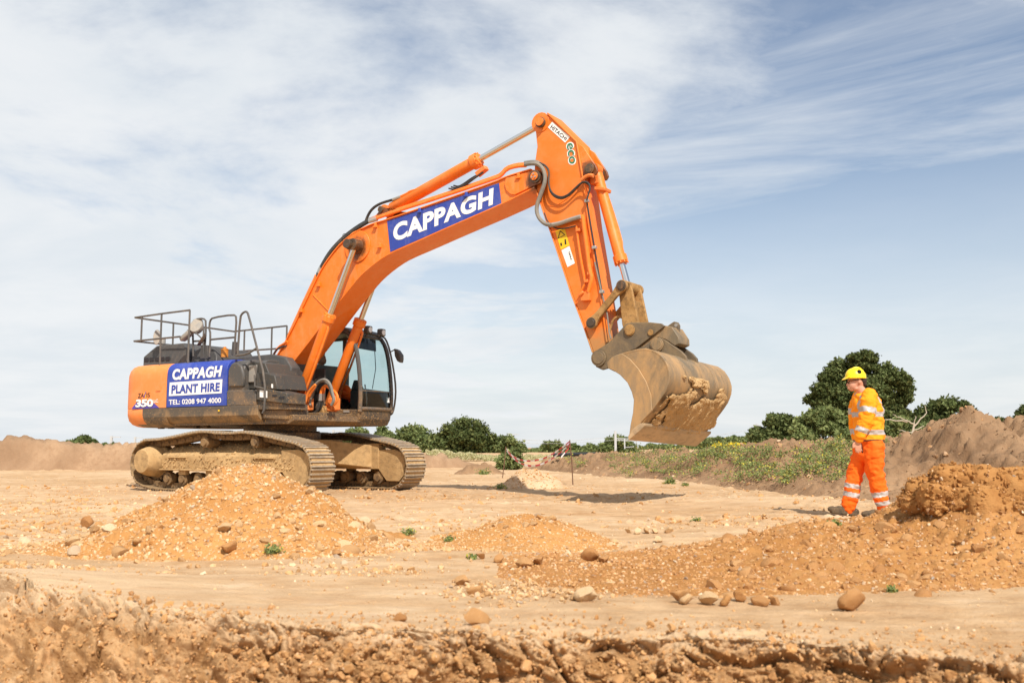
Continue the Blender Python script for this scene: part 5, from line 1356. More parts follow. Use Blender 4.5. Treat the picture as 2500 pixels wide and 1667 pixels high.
# hydraulic pipes along the boom
def pipe(name, pts, r, mat, parent=None, sm=2, n=8): mb = MB(); mb.tube(pts, r, n, sm); return mb.build(name, M[mat], parent or BOOM)
for k_, w in ((0, .27), (9, .17), (16, .06)):
    pipe('oil_pipe', BL(4, [(880, 598 - k_), (1100, 520 - k_), (1460, 405 - k_), (1900, 255 - k_), (1945, 235 - k_), (1990, 180 - k_), (2070, 155 - k_), (2150, 150 - k_)], w), .028, 'orange', sm=1)
    pipe('oil_pipe', BL(4, [(210, 1555 - k_), (330, 1290 - k_), (440, 1055 - k_)], w), .025, 'orange', sm=0)
    pipe('hose', BL(4, [(450, 1050 - k_), (480, 985 - k_), (545, 870 - k_), (640, 765 - k_), (750, 675 - k_), (880, 598 - k_)], w), .030, 'rubber')
    for a_, b_ in (((462, 1025), (482, 982)), ((872, 604), (935, 585))): pipe('hose_fitting', BL(4, [(a_[0], a_[1] - k_), (b_[0], b_[1] - k_)], w), .036, 'zinc', sm=0)
for k_, w in ((0, .25), (16, .10)):
    pipe('oil_pipe', BL(1, [(1720, 850 - k_), (1745, 760), (1800, 650), (1850, 580), (1910, 545), (1940, 520)], w + .08), .022, 'orange', sm=1)
pipe('hose', BL(1, [(1725, 830), (1770, 720), (1800, 640), (1850, 590), (1930, 575)], .4), .016, 'rubber')
pipe('wire', BL(4, [(710, 780), (680, 755), (657, 735), (655, 712), (672, 700), (690, 710)], .34), .006, 'rubber')

# ---------------------------------------------------------------- cylinders
def ram(name, a, b, t_gl, r, rod, w, eye=.10, mat='orange', gl=1.28, rodmat='chrome', t0=.035):
    a, b = Vector(a), Vector(b); Ln = (b - a).length
    mb = MB(); g = .16 / Ln * (r / .1)
    mb.lathe(a, b, [(t0, r * .8), (t0 + .01, r), (t_gl - g, r), (t_gl - g + .004, r * gl), (t_gl - .012, r * gl), (t_gl - .010, r * 1.05), (t_gl, r * .98), (t_gl, 0)], 28)
    mb.cyl(a + Vector((0, -eye * .9, 0)), a + Vector((0, eye * .9, 0)), eye, n=20)
    bar = mb.build(name, M[mat], EXC, .003)
    rd = MB(); rd.cyl(a.lerp(b, t_gl - .02), b, rod, n=24); rd.build('piston_rod', M[rodmat], bar)
    ey = MB(); ey.cyl(b + Vector((0, -eye, 0)), b + Vector((0, eye, 0)), eye * 1.05, n=20); ey.build('rod_eye', M['link' if mat != 'orange' else 'grease'], bar, .004)
    bo_ = MB(); d = (b - a).normalized(); e = d.cross(Vector((0, 1, 0))).normalized(); f = d.cross(e)
    for q in range(10):
        t = 2 * math.pi * q / 10; c = a.lerp(b, t_gl - .012) + (e * math.cos(t) + f * math.sin(t)) * r * 1.14
        bo_.cyl(c, c + d * .03, .014, n=6)
    bo_.build('gland_bolts', M[mat], bar)
    return bar
for w in (.43, -.43):
    a, b = B(0, 722, 999, .42), B(0, 869, 598, .42); a.y = b.y = -w
    rm = ram('boom_cylinder', a, b, .585, .098, .052, w, .10)
    d = (b - a).normalized()
    for off in (.13,):
        nx_ = Vector((-d.z, 0, d.x)) * off
        pp = MB(); s_ = Vector((0, -.05 if w > 0 else .05, 0))
        pp.tube([a + d * .25 + nx_ * .8 * -1 + s_, a + d * .40 - nx_ + s_, a + d * 1.65 - nx_ + s_, a + d * 1.72 - nx_ * .7 + s_], .022, 8, 1); pp.build('oil_pipe', M['orange'], rm)
    mb = MB(); mb.box(a + d * .22 + Vector((.12, -.02, 0)), (.16, .18, .16)); mb.box(a + d * .10 + Vector((.10, -.02, 0)), (.10, .14, .10)); mb.build('valve_block', M['orange_worn'], rm, .02)
for w, dx_ in ((.20, 0), (.12, 14)):
    pipe('hose', BL(2, [(632 + dx_, 1240), (630 + dx_, 1180), (660 + dx_, 1070), (700 + dx_, 990), (770, 948 + dx_), (830 - dx_, 960 + dx_), (870 - dx_, 1030), (885 - dx_, 1110), (905, 1180), (870, 1240)], w + .3), .026, 'hosegrey', EXC)
for w, dx_ in ((.3, 0), (.2, 26)):
    pipe('hose', BL(2, [(745 + dx_, 1130), (740 + dx_, 1200), (725 + dx_, 1280), (690, 1330), (620, 1345)], w + .1), .028, 'rubber', EXC)
    pipe('hose_fitting', BL(2, [(745 + dx_, 1190), (752 + dx_, 1110)], w + .1), .033, 'zinc', EXC, 0)
    pipe('oil_pipe', BL(2, [(752 + dx_, 1110), (765 + dx_, 1050), (810, 1015), (850, 1050), (930, 1100), (945, 1180), (900, 1240)], w + .1), .026, 'orange', EXC)
    pipe('oil_pipe', BL(2, [(580 + dx_, 1200), (600 + dx_, 1120), (650 + dx_, 1050), (690, 1010)], w + .35), .026, 'orange', EXC)
for s in (0, 1):
    mb = MB(); mb.box(B(2, 600 + 300 * s, 1230, .45 - .4 * s), (.20, .16, .24)); mb.box(B(2, 560 + 320 * s, 1280, .45 - .4 * s), (.14, .18, .12)); mb.build('valve_block', M['orange_worn'], EXC, .025)
a, b = B(0, 945, 516, 0), B(0, 1322, 304, 0)
ac = ram('arm_cylinder', a, b, .625, .108, .054, 0, .11, t0=.03)
for w in (.15, -.15):
    mb = MB(); mb.prism(BF(4, [(900, 590), (960, 520), (985, 497), (1020, 495), (1045, 515), (1055, 545), (1110, 525)], 0.15), -w - .02, -w + .02); mb.build('cylinder_bracket', M['orange_boom'], BOOM, .004)
mb = MB(); mb.cyl(a + Vector((0, -.2, 0)), a + Vector((0, .2, 0)), .06, n=18); mb.build('bracket_pin', M['grease'], BOOM)
for w in (.08, -.04):
    pipe('hose', BL(4, [(845, 600), (855, 570), (880, 520), (920, 480), (980, 450), (1070, 425)], w), .026, 'rubber', ac)
    pipe('hose_fitting', BL(4, [(1066, 426), (1130, 402)], w), .032, 'zinc', ac, 0)
    pipe('oil_pipe', BL(4, [(1120, 405), (1185, 375), (1200, 360), (1280, 338), (1300, 350)], w), .024, 'orange', ac, 1)
for q in range(3):
    pipe('hose', BL(4, [(1520 + 20 * q, 335 - 12 * q), (1570 + 15 * q, 345 - 12 * q), (1650, 315 - 12 * q), (1720, 260 - 10 * q), (1800, 205)], .1 - q * .06), .014, 'rubber', ac)
mb = MB(); mb.box(B(4, 1790, 195, 0), (.22, .12, .08), Matrix.Rotation(R(-28), 3, 'Y')); mb.build('valve_block', M['orange_worn'], ac, .01)

# ---------------------------------------------------------------- arm
WA = .21
armN = BF(5, [(455, 98), (420, 100), (385, 118), (360, 150), (354, 190), (372, 360), (352, 500), (348, 600), (372, 720), (440, 925), (490, 1060), (575, 1310), (660, 1568)], WA) + BF(6, [(150, 500), (225, 720), (262, 812), (300, 800), (330, 640), (290, 340), (235, 0)], WA) + BF(5, [(790, 1000), (745, 640), (690, 325), (668, 290)], WA)
am = MB(); am.prism(armN, -WA, WA); ARM = am.build('arm', M['orange_arm'], EXC, .010)
fl = MB(); fl.strip(BF(6, [(330, 640), (290, 340), (235, 0)], WA) + BF(5, [(790, 1000), (745, 640), (690, 325), (455, 95)], WA), -WA - .025, WA + .025, -.022); fl.build('front_plate', M['orange_arm'], ARM, .005)
fl = MB(); fl.strip(BF(5, [(372, 720), (440, 925), (490, 1060), (575, 1310), (660, 1568)], WA) + BF(6, [(150, 500), (225, 720)], WA), -WA - .02, WA + .02, -.02); fl.build('rear_plate', M['orange_arm'], ARM, .005)
for s in (-1, 1):
    mb = MB(); mb.prism(BF(5, [(690, 325), (745, 360), (770, 400), (850, 520), (862, 560), (845, 590), (790, 600), (745, 640)], WA), s * WA, s * (WA - .05)); mb.build('cylinder_bracket', M['orange_boom'], ARM, .006)
    mb = MB(); c_ = B(5, 400, 165, WA); mb.prism([(c_.x + .17 * math.cos(R(t)), c_.z + .17 * math.sin(R(t))) for t in range(0, 360, 20)], s * WA, s * (WA + .012)); mb.build('boss_plate', M['orange'], ARM, .004)
def pinn(name, c, w0, w1, r, mat, parent, flange=1.45):
    mb = MB(); mb.cyl((c.x, -w0, c.z), (c.x, -w1, c.z), r, n=20); mb.cyl((c.x, -(w0 * .94 + w1 * .06), c.z), (c.x, -(w0 * .98 + w1 * .02), c.z), r * flange, n=20); return mb.build(name, M[mat], parent, .004)
pinn('tail_pin', B(5, 400, 165, WA + .05), .30, -.30, .075, 'grease', ARM, 1.2)
pinn('pin_cap', B(5, 402, 163, WA + .05), .32, .29, .07, 'orange', ARM, 1)
pinn('bracket_pin', B(5, 805, 545, WA), .27, -.27, .065, 'grease', ARM, 1.3)
# stickers and lettering on the arm
plate('maker_plate', BL(5, [(460, 205), (600, 330), (640, 283), (495, 160)], WA), M['white'], ARM)
lettering('lettering', 'HITACHI', BL(5, [(478, 212), (602, 314), (620, 290), (497, 182)], WA), M['black'], ARM, .012, 0, 1, .008)
lettering('lettering', 'eco', BL(5, [(604, 332), (628, 515), (694, 505), (668, 318)], WA), M['white'], ARM, .035, 0, 1, .004)
lettering('lettering', 'eco', BL(5, [(612, 340), (636, 505), (686, 496), (660, 328)], WA), M['green'], ARM, .008, 0, 1, .008)
plate('warning_sticker', BL(5, [(565, 1200), (637, 1165), (595, 1020), (520, 1050)], WA), M['yellow'], ARM)
mb = MB(); tri = BL(5, [(540, 1112), (603, 1080), (560, 1042)], WA); tri2 = BL(5, [(548, 1104), (594, 1080), (562, 1053)], WA)
up = Vector((0, -.0085, 0)); mb.add([p + up for p in tri] + [p + up for p in tri2], [(0, 1, 4, 3), (1, 2, 5, 4), (2, 0, 3, 5)]); mb.build('warning_print', M['black'], ARM)
plate('warning_print', BL(5, [(598, 1160), (612, 1154), (606, 1112), (596, 1116)], WA), M['black'], ARM, .006, .001)
plate('warning_print', BL(5, [(565, 1172), (578, 1166), (572, 1142), (560, 1148)], WA), M['black'], ARM, .006, .001)
plate('label_plate', BL(5, [(620, 1342), (680, 1310), (635, 1170), (570, 1205)], WA), M['white'], ARM)
lettering('lettering', 'TEFRA', BL(5, [(626, 1216), (648, 1288), (658, 1283), (636, 1211)], WA), M['black'], ARM, .02, 0, 1, .008)
mb = MB(); mb.tube(BL(5, [(460, 840), (520, 850), (620, 780), (700, 700), (745, 640)], WA + .004), .004, 6); mb.build('weld_seam', M['orange'], ARM)
# hoses and pipes on the arm
for k_, w in ((0, .34), (14, .26)):
    pipe('hose', BL(5, [(270, 508 - k_), (330, 498 - k_), (390, 505 - k_), (430, 560), (440, 640), (400, 750 + k_), (364, 850), (375, 930), (430, 990), (485, 1000)], w), .034, 'hosegrey', ARM)
    pipe('hose_sleeve', BL(5, [(470, 1002), (560, 985), (640, 955), (725, 930)], w - .03), .036, 'mirrorback', ARM, 1)
pipe('oil_pipe', BL(5, [(715, 932), (742, 925), (748, 980), (775, 1180), (800, 1380), (818, 1420), (800, 1500), (788, 1545)], .27), .034, 'orange', ARM, 1)
pipe('oil_pipe', BL(5, [(690, 1000), (696, 1060), (725, 1260), (765, 1460), (740, 1520), (715, 1560)], .26), .017, 'orange', ARM, 1)
pipe('hose', BL(5, [(430, 900), (455, 975), (520, 1028), (590, 1030), (685, 1005)], .28), .012, 'rubber', ARM)
for k_ in (0, 12):
    pipe('hose', BL(5, [(390, 492), (440, 515), (472, 570 - k_), (462, 650), (482, 735 + k_), (555, 778 + k_), (620, 758 + k_), (680, 700 + k_), (740, 645), (785, 650 + k_), (806, 690), (790, 745), (775, 800)], .33 - k_ * .005), .015, 'rubber', ARM)
pipe('oil_pipe', BL(5, [(735, 632), (765, 605), (800, 592), (830, 600)], .27), .03, 'orange_worn', ARM, 1)
pipe('hose', BL(5, [(775, 800), (840, 1190), (900, 1545)], WA + .02), .013, 'rubber', ARM, 0)
pipe('hose', BL(6, [(235, 0), (290, 240), (335, 420), (350, 560), (365, 610)], WA + .03), .013, 'hosegrey', ARM, 0)
for x_, y_ in ((778, 803), (838, 1182), (898, 1542), (706, 1040), (775, 1455), (800, 1393), (738, 960)):
    mb = MB(); mb.box(B(5, x_, y_, .26), (.07, .06, .05)); mb.build('pipe_clamp', M['orange_worn'] if x_ in (706, 775, 800, 738) else M['zinc'], ARM, .006)
mb = MB(); mb.box(B(6, 165, 275, .25), (.16, .08, .14)); mb.cyl(B(6, 110, 270, .3), B(6, 145, 235, .3), .03, n=10); mb.build('valve_block', M['orange_worn'], ARM, .02)
bc = ram('bucket_cylinder', B(0, 1455, 414, 0), B(0, 1534, 703, 0), .80, .090, .052, 0, .09, gl=1.25)
pp = MB(); pp.tube(BL(5, [(905, 650), (960, 800), (1060, 1120), (1062, 1180)], -.07), .02, 8, 1); pp.build('oil_pipe', M['orange'], bc)
mb = MB(); mb.box(B(5, 905, 715, 0), (.2, .24, .06), Matrix.Rotation(R(10), 3, 'Y')); mb.box(B(5, 860, 640, 0), (.16, .2, .14)); mb.build('clamp_band', M['orange_worn'], bc, .015)

# ---------------------------------------------------------------- linkage, quick hitch and grading bucket
def bar(name, a, b, r0, r1, wd, w, mat, th=.05):
    a, b = Vector((a.x, 0, a.z)), Vector((b.x, 0, b.z)); d = (b - a).normalized(); n_ = Vector((-d.z, 0, d.x)); pr = []
    an = math.degrees(math.atan2(d.z, d.x))
    pr += [(a.x + r0 * math.cos(R(an + t)), a.z + r0 * math.sin(R(an + t))) for t in range(50, 311, 20)]
    for s in (-1, 1):
        for k in ((.22, .78) if s < 0 else ()): q = a.lerp(b, k) - n_ * wd; pr.append((q.x, q.z))
        if s < 0: pr += [(b.x + r1 * math.cos(R(an + t)), b.z + r1 * math.sin(R(an + t))) for t in range(-130, 131, 20)]
        else:
            for k in (.78, .22): q = a.lerp(b, k) + n_ * wd; pr.append((q.x, q.z))
    mb = MB(); mb.prism(pr, -w - th / 2, -w + th / 2); return mb.build(name, M[mat], EXC, .008)
la, lb = B(6, 215, 485, .27), B(6, 456, 190, .27)
for w in (.28, -.28):
    l_ = bar('rear_link', la, lb, .095, .095, .055, w, 'link', .06)
pinn('link_pin', la, .33, -.33, .06, 'grease', EXC, 1.4)
pinn('link_pin', lb, .34, -.34, .06, 'grease', EXC, 1.4)
hp = B(6, 516, 542, .22)
bl_ = MB(); top_ = Vector((lb.x, 0, lb.z)); d = (Vector((hp.x, 0, hp.z)) - top_).normalized(); n_ = Vector((-d.z, 0, d.x))
pr = [(top_ + n_ * .10 - d * .06), (top_ + n_ * .11 + d * .05), (Vector((hp.x, 0, hp.z)) + n_ * .15 - d * .12), (Vector((hp.x, 0, hp.z)) + n_ * .10 + d * .08), (Vector((hp.x, 0, hp.z)) - n_ * .10 + d * .08), (Vector((hp.x, 0, hp.z)) - n_ * .13 - d * .12), (top_ - n_ * .11 + d * .05), (top_ - n_ * .10 - d * .06)]
for w in (.17, -.17): bl_.prism([(p.x, p.z) for p in pr], -w - .03, -w + .03)
m0 = top_.lerp(Vector((hp.x, 0, hp.z)), .55); bl_.box(m0, (.12, .32, .34), Matrix.Rotation(R(8), 3, 'Y')); bl_.cyl(top_ + Vector((0, -.2, 0)), top_ + Vector((0, .2, 0)), .095, n=20)
bl_.build('bucket_link', M['link'], EXC, .01)
pipe('hose', BL(6, [(345, 590), (360, 520), (380, 460), (420, 432), (460, 440), (480, 480), (490, 520)], .1), .022, 'link', EXC)
hitchP = BF(6, [(222, 760), (235, 715), (300, 675), (370, 625), (490, 492), (530, 483), (680, 480), (770, 490), (797, 510), (690, 595), (565, 692), (450, 730), (370, 790), (340, 848), (300, 860), (250, 835)], .22)
hq = MB()
for w in (.22, -.22): hq.prism(hitchP, -w - .025, -w + .025)
hq.prism(BF(6, [(300, 720), (500, 560), (700, 520), (797, 510), (565, 692), (420, 740)], .22), -.2, .2)
HIT = hq.build('quick_hitch', M['hitch'], EXC, .008)
hc = MB(); hc.prism(BF(6, [(797, 506), (850, 515), (905, 600), (908, 648), (872, 668), (800, 618), (740, 600), (600, 700), (590, 680)], .21), -.205, .205); hc.build('hitch_cover', M['bucket'], HIT, .012)
ey = MB(); pe = BF(6, [(818, 512), (850, 488), (872, 474), (900, 480), (914, 505), (912, 560), (895, 572)], 0); ey.prism(pe, -.03, .03); eye_o = ey.build('lifting_eye', M['hitch'], HIT, .01)
c_ = B(6, 883, 502, .03); mb = MB(); mb.cyl((c_.x, -.034, c_.z), (c_.x, .034, c_.z), .028, n=14); mb.build('eye_hole', M['mirrorback'], HIT)
pinn('hitch_pin', B(6, 272, 765, .24), .29, -.29, .095, 'hitch', HIT, 1.35)
pinn('hitch_pin', B(6, 516, 542, .24), .28, -.28, .075, 'link', HIT, 1.2)
pinn('hitch_bolt', B(6, 684, 560, .24), .262, .2, .04, 'link', HIT, 1.2)
WK = 1.1
sideP = BF(6, [(455, 722), (560, 694), (640, 685), (715, 704), (772, 745), (812, 808), (834, 880), (830, 950), (800, 1030), (735, 1125), (650, 1240), (600, 1310), (530, 1372), (516, 1372), (525, 1300), (545, 1200), (552, 1100), (535, 1035), (500, 960), (440, 897), (385, 862), (345, 848), (338, 800), (370, 765), (410, 740)], WK)
shellP = chaikin(BF(6, [(345, 848), (338, 800), (370, 765), (410, 740), (455, 722), (560, 694), (640, 685), (715, 704), (772, 745), (812, 808), (834, 880), (830, 950), (800, 1030), (735, 1125), (640, 1250), (600, 1310)], WK), 2)
sh = MB(); sh.strip(shellP, -WK, WK, -.03)
BKT = sh.build('bucket', M['bucket'], EXC, .006, R(50))
for s in (-1, 1):
    mb = MB(); mb.prism(sideP, s * WK - s * .002, s * (WK - .035)); mb.build('side_plate', M['bucket'], BKT, .008)
    inner_ = BF(6, [(455, 728), (520, 770), (590, 850), (650, 950), (690, 1060), (695, 1170)], WK); outer_ = BF(6, [(700, 1180), (640, 1245), (560, 1335), (525, 1365), (516, 1372), (525, 1300), (545, 1200), (552, 1100), (535, 1035), (500, 960), (440, 897), (385, 862), (345, 848), (338, 800), (370, 765), (410, 740)], WK)
    mb = MB(); mb.prism(inner_ + outer_, s * (WK + .024), s * (WK - .002)); mb.build('wear_plate', M['bucket'], BKT, .008)
bq = BF(6, [(512, 1378), (516, 1416), (600, 1345), (640, 1268), (618, 1292)], WK)
bd = MB(); bd.prism(BF(6, [(508, 1388), (513, 1420), (600, 1345), (642, 1304), (646, 1284), (606, 1284), (540, 1334)], WK), -WK - .03, WK + .03); bd.build('cutting_edge', M['edge'], BKT, .006)
for w in (.20, -.22):
    mb = MB(); mb.prism(BF(6, [(560, 700), (640, 665), (700, 622), (752, 600), (800, 620), (930, 710), (968, 752), (976, 812), (860, 840), (700, 800)], .2), -w - .03, -w + .03); mb.build('ear_plate', M['hitch'], BKT, .008)
pinn('bucket_pin', B(6, 738, 660, .22), .27, -.27, .085, 'bucket', BKT, 1.25)
mb = MB(); c_ = B(6, 400, 790, WK); mb.cyl((c_.x + .05, -WK + .03, c_.z), (c_.x + .05, WK - .03, c_.z), .12, n=20); mb.build('torque_tube', M['hitch'], BKT)
for w in (.55, .0, -.45, -.8):
    mb = MB(); mb.strip(shellP[16:46], -w - .01, -w + .01, -.040); mb.build('weld_bead', M['edge'], BKT)
def shear(o):                                # the bucket hangs a little lower and further forward on its far side
    for v in o.data.vertices:
        k = (1.1 + v.co.y) / 2.2; v.co.x += .10 * k; v.co.z -= .085 * k
for o_ in [BKT] + [c for c in BKT.children if c.name.split('.')[0] in ('side_plate', 'wear_plate', 'cutting_edge', 'torque_tube', 'weld_bead')]: shear(o_)
# earth caked on the back of the bucket: a skin of uneven thickness
sp_ = np.array(shellP); nt, nw = 150, 260
tt, ww = np.meshgrid(np.linspace(.66, .975, nt), np.linspace(-1.06, 1.06, nw), indexing='ij')
idx = tt * (len(sp_) - 1); i0 = idx.astype(int).clip(0, len(sp_) - 2); f_ = (idx - i0)[..., None]
pp_ = sp_[i0] * (1 - f_) + sp_[i0 + 1] * f_; dv = sp_[(i0 + 2).clip(0, len(sp_) - 1)] - sp_[(i0 - 1).clip(0)]; dv /= np.linalg.norm(dv, axis=-1, keepdims=True); nn = np.stack([-dv[..., 1], dv[..., 0]], -1) * 1.0
s_ = tt * 1.9
big = fbm(ww * 2.1 + 3, s_ * 5, oct=4); lump_, lv_ = worley(ww * 11 + big, s_ * 11); lump2, lv2 = worley(ww * 26 + big, s_ * 26)
env = sst(tt, .70, .84) * .9 - .38 + .10 * sst(tt, .93, .97) - .8 * sst(np.abs(ww), .72, 1.02) - .2 * sst(tt, .955, .975)
th_ = (env + .95 * big) ; th_ = np.clip(th_, -1, .45) * .032 + np.where(th_ > 0, .026 * np.sqrt(lump_) * lv_ + .012 * np.sqrt(lump2) * lv2, 0)
off_ = (.031 + th_)[..., None] * nn
kx = (1.1 - ww) / 2.2
Vm = np.stack([pp_[..., 0] + off_[..., 0] + .10 * kx, -ww, pp_[..., 1] + off_[..., 1] - .085 * kx], -1).reshape(-1, 3)
ii = np.arange(nt * nw).reshape(nt, nw); Fm = np.stack([ii[:-1, :-1], ii[:-1, 1:], ii[1:, 1:], ii[1:, :-1]], -1).reshape(-1, 4)
keep = (th_.reshape(-1)[Fm] > -.002).any(1); Fm = Fm[keep]; used = np.unique(Fm); rem_ = np.zeros(nt * nw, int); rem_[used] = np.arange(len(used))
link('caked_earth', mesh_np('caked_earth', Vm[used], rem_[Fm], [M['mud']]), BKT)

# ---------------------------------------------------------------- cab
WN, WF = .42, 1.36
frontP = [(1.56, 1.25), (1.655, 1.50), (1.67, 1.86), (1.63, 2.29), (1.56, 2.65), (1.49, 2.84), (1.38, 2.99), (1.24, 3.07)]
cy = MB()
def cab_row(z, u, bulge=.07, n=9):            # plan line across the cab front
    return [(u + bulge * math.sin(math.pi * i / (n - 1)), WN + (WF - WN) * i / (n - 1), z) for i in range(n)]
low = MB()
for rows_ in ([cab_row(1.25, 1.56), cab_row(1.36, 1.63), cab_row(1.54, 1.665)],):
    for a_, b_ in zip(rows_[:-1], rows_[1:]): low.add(a_ + b_, [(i, i + 1, 10 + i, 9 + i) for i in range(8)])
for yq in (WN, WF):
    low.prism([(-.25, 1.25), (-.25, 1.72), (.55, 1.72), (.95, 1.66), (1.2, 1.55), (1.665, 1.54), (1.63, 1.36), (1.56, 1.25)], yq - .012 * (1 if yq == WN else -1), yq + .02 * (1 if yq == WN else -1))
low.box((.65, (WN + WF) / 2, 1.27), (1.8, WF - WN - .06, .05))
CAB = low.build('cab', M['blackp'], EXC, .012)
def pillar(pts, r=.042, name='pillar'): mb = MB(); mb.tube(pts, r, 8, 1); return mb.build(name, M['plastic'], CAB)
pillar([(u, WN + .01, z) for u, z in frontP[1:]]); pillar([(u, WF - .01, z) for u, z in frontP[1:]])
for yq in (WN + .01, WF - .01):
    pillar([(-.2, yq, 1.7), (-.22, yq, 2.6), (-.15, yq, 3.06)], .05); pillar([(.42, yq, 1.7), (.42, yq, 3.06)], .045); pillar([(-.15, yq, 3.05), (1.25, yq, 3.07)], .05)
pillar(cab_row(1.56, 1.66), .035, 'window_sill'); pillar(cab_row(2.98, 1.39), .035, 'window_header'); pillar(cab_row(1.90, 1.668, .066), .014, 'window_bar')
rf = MB(); rf.prism([(-.3, 3.06), (-.3, 3.11), (-.15, 3.17), (1.1, 3.17), (1.34, 3.11), (1.42, 3.04)], WN - .03, WF + .03); roof = rf.build('roof', M['plastic'], CAB, .035)
gw = MB(); rows_ = [cab_row(z, u + .004) for u, z in frontP[1:]]
for a_, b_ in zip(rows_[:-1], rows_[1:]): gw.add(a_ + b_, [(i, i + 1, 10 + i, 9 + i) for i in range(8)])
gw.build('windscreen', M['glass'], CAB)
for yq in (WN + .005, WF - .005):
    gw = MB(); gw.add([(.45, yq, 1.70), (1.2, yq, 1.56), (1.655, yq, 1.56)] + [(u, yq, z) for u, z in frontP[2:]] + [(.45, yq, 3.05)], [tuple(range(10))]); gw.build('side_window', M['glass'], CAB)
    gw = MB(); gw.add([(-.18, yq, 1.72), (.40, yq, 1.72), (.40, yq, 3.04), (-.18, yq, 3.04)], [(0, 1, 2, 3)]); gw.build('side_window', M['glass'], CAB)
mb = MB(); mb.prism([(.44, 1.56), (.44, 2.02), (1.0, 2.0), (1.62, 1.92), (1.64, 1.56)], WF - .05, WF - .02); mb.build('door_panel', M['cabin'], CAB, .01)
gw = MB(); gw.add([(-.2, WN + .05, 1.75), (-.2, WF - .05, 1.75), (-.18, WF - .05, 3.03), (-.18, WN + .05, 3.03)], [(0, 1, 2, 3)]); gw.build('rear_window', M['glass'], CAB)
mb = MB()
for z_ in (1.9, 2.05, 2.2, 2.35): mb.tube([(-.17, WN + .05, z_), (-.17, WF - .05, z_)], .008, 5)
for y_ in np.linspace(WN + .1, WF - .1, 6): mb.tube([(-.17, y_, 1.75), (-.17, y_, 2.4)], .008, 5)
mb.build('window_grille', M['cabin'], CAB)
mb = MB(); mb.box((.35, .88, 1.78), (.55, .5, .14)); mb.box((.10, .88, 2.15), (.14, .48, .72), Matrix.Rotation(R(-10), 3, 'Y')); mb.box((.02, .88, 2.62), (.10, .26, .2)); mb.box((.35, .88, 1.55), (.4, .4, .4)); mb.build('seat', M['seat'], CAB, .05)
mb = MB(); mb.box((.45, .56, 1.82), (.7, .16, .3)); mb.box((.45, 1.2, 1.82), (.7, .16, .3)); mb.box((1.45, .56, 1.72), (.22, .14, .4)); mb.box((1.42, .60, 2.02), (.06, .22, .2), Matrix.Rotation(R(20), 3, 'Y')); mb.build('console', M['cabin'], CAB, .03)
for y_ in (.78, .98):
    mb = MB(); mb.tube([(1.3, y_, 1.32), (1.36, y_, 1.7), (1.28, y_ + .02, 2.06)], .014, 6, 1); mb.box((1.38, y_, 1.36), (.22, .10, .03), Matrix.Rotation(R(-25), 3, 'Y')); mb.build('travel_lever', M['zinc'], CAB)
mb = MB(); mb.tube([(1.66, .78, 1.95), (1.67, .86, 2.35), (1.60, .90, 2.75)], .008, 5); mb.build('wiper', M['rubber'], CAB)
mb = MB(); mb.add([(1.46, .50, 2.94), (1.50, 1.05, 2.94), (1.54, 1.02, 2.70), (1.53, .52, 2.72)], [(0, 1, 2, 3)]); mb.build('sun_blind', M['cabin'], CAB)
plate('sticker', [Vector(p) for p in ((1.712, 1.16, 1.70), (1.700, 1.26, 1.70), (1.700, 1.26, 1.80), (1.712, 1.16, 1.80))], M['white'], CAB)
for x_, y_, w in ((1285, 392, -.75), (1435, 425, -1.22)):
    c_ = B(2, x_, y_, w); mb = MB(); mb.box(c_, (.12, .15, .15)); mb.box(c_ + Vector((-.03, 0, -.1)), (.05, .05, .1)); lp = mb.build('work_lamp', M['plastic'], CAB, .025)
    mb = MB(); mb.cyl(c_ + Vector((.055, 0, 0)), c_ + Vector((.066, 0, 0)), .055, n=18); mb.build('lamp_lens', M['lens'], lp)
mb = MB(); mb.tube(BL(2, [(1200, 400), (1280, 430), (1410, 460)], -.9), .02, 6); mb.build('lamp_bar', M['plastic'], CAB)
mb = MB(); mb.tube(BL(2, [(1440, 465), (1485, 495), (1530, 620), (1575, 850), (1598, 1050), (1590, 1200), (1565, 1325), (1535, 1352), (1470, 1352)], -1.38), .019, 8, 1); mb.tube(BL(2, [(1540, 640), (1585, 615)], -1.38), .012, 6); mb.build('front_guard_rail', M['rail'], CAB)
mb = MB(); A_ = BL(2, [(1572, 600), (1612, 618), (1648, 670), (1650, 715), (1642, 764), (1606, 742), (1582, 690)], -1.38); loft(mb, A_, [p + Vector((-.02, .14, .0)) for p in A_]); mb.build('mirror', M['plastic'], CAB, .02)
plate('sticker', BL(2, [(1020, 1392), (1080, 1394), (1080, 1342), (1020, 1340)], -WN + .03), M['mirrorback'], CAB)
plate('sticker', BL(2, [(1008, 1322), (1075, 1322), (1075, 1296), (1008, 1296)], -WN + .03), M['mirrorback'], CAB)
mb = MB()
for z_ in (1.62, 1.78, 1.94, 2.10): mb.box((.35, .30, z_), (.7, .06, .10))
mb.box((.3, .33, 1.9), (1.1, .04, .9)); mb.build('inner_cowl', M['blackp'], EXC, .01)

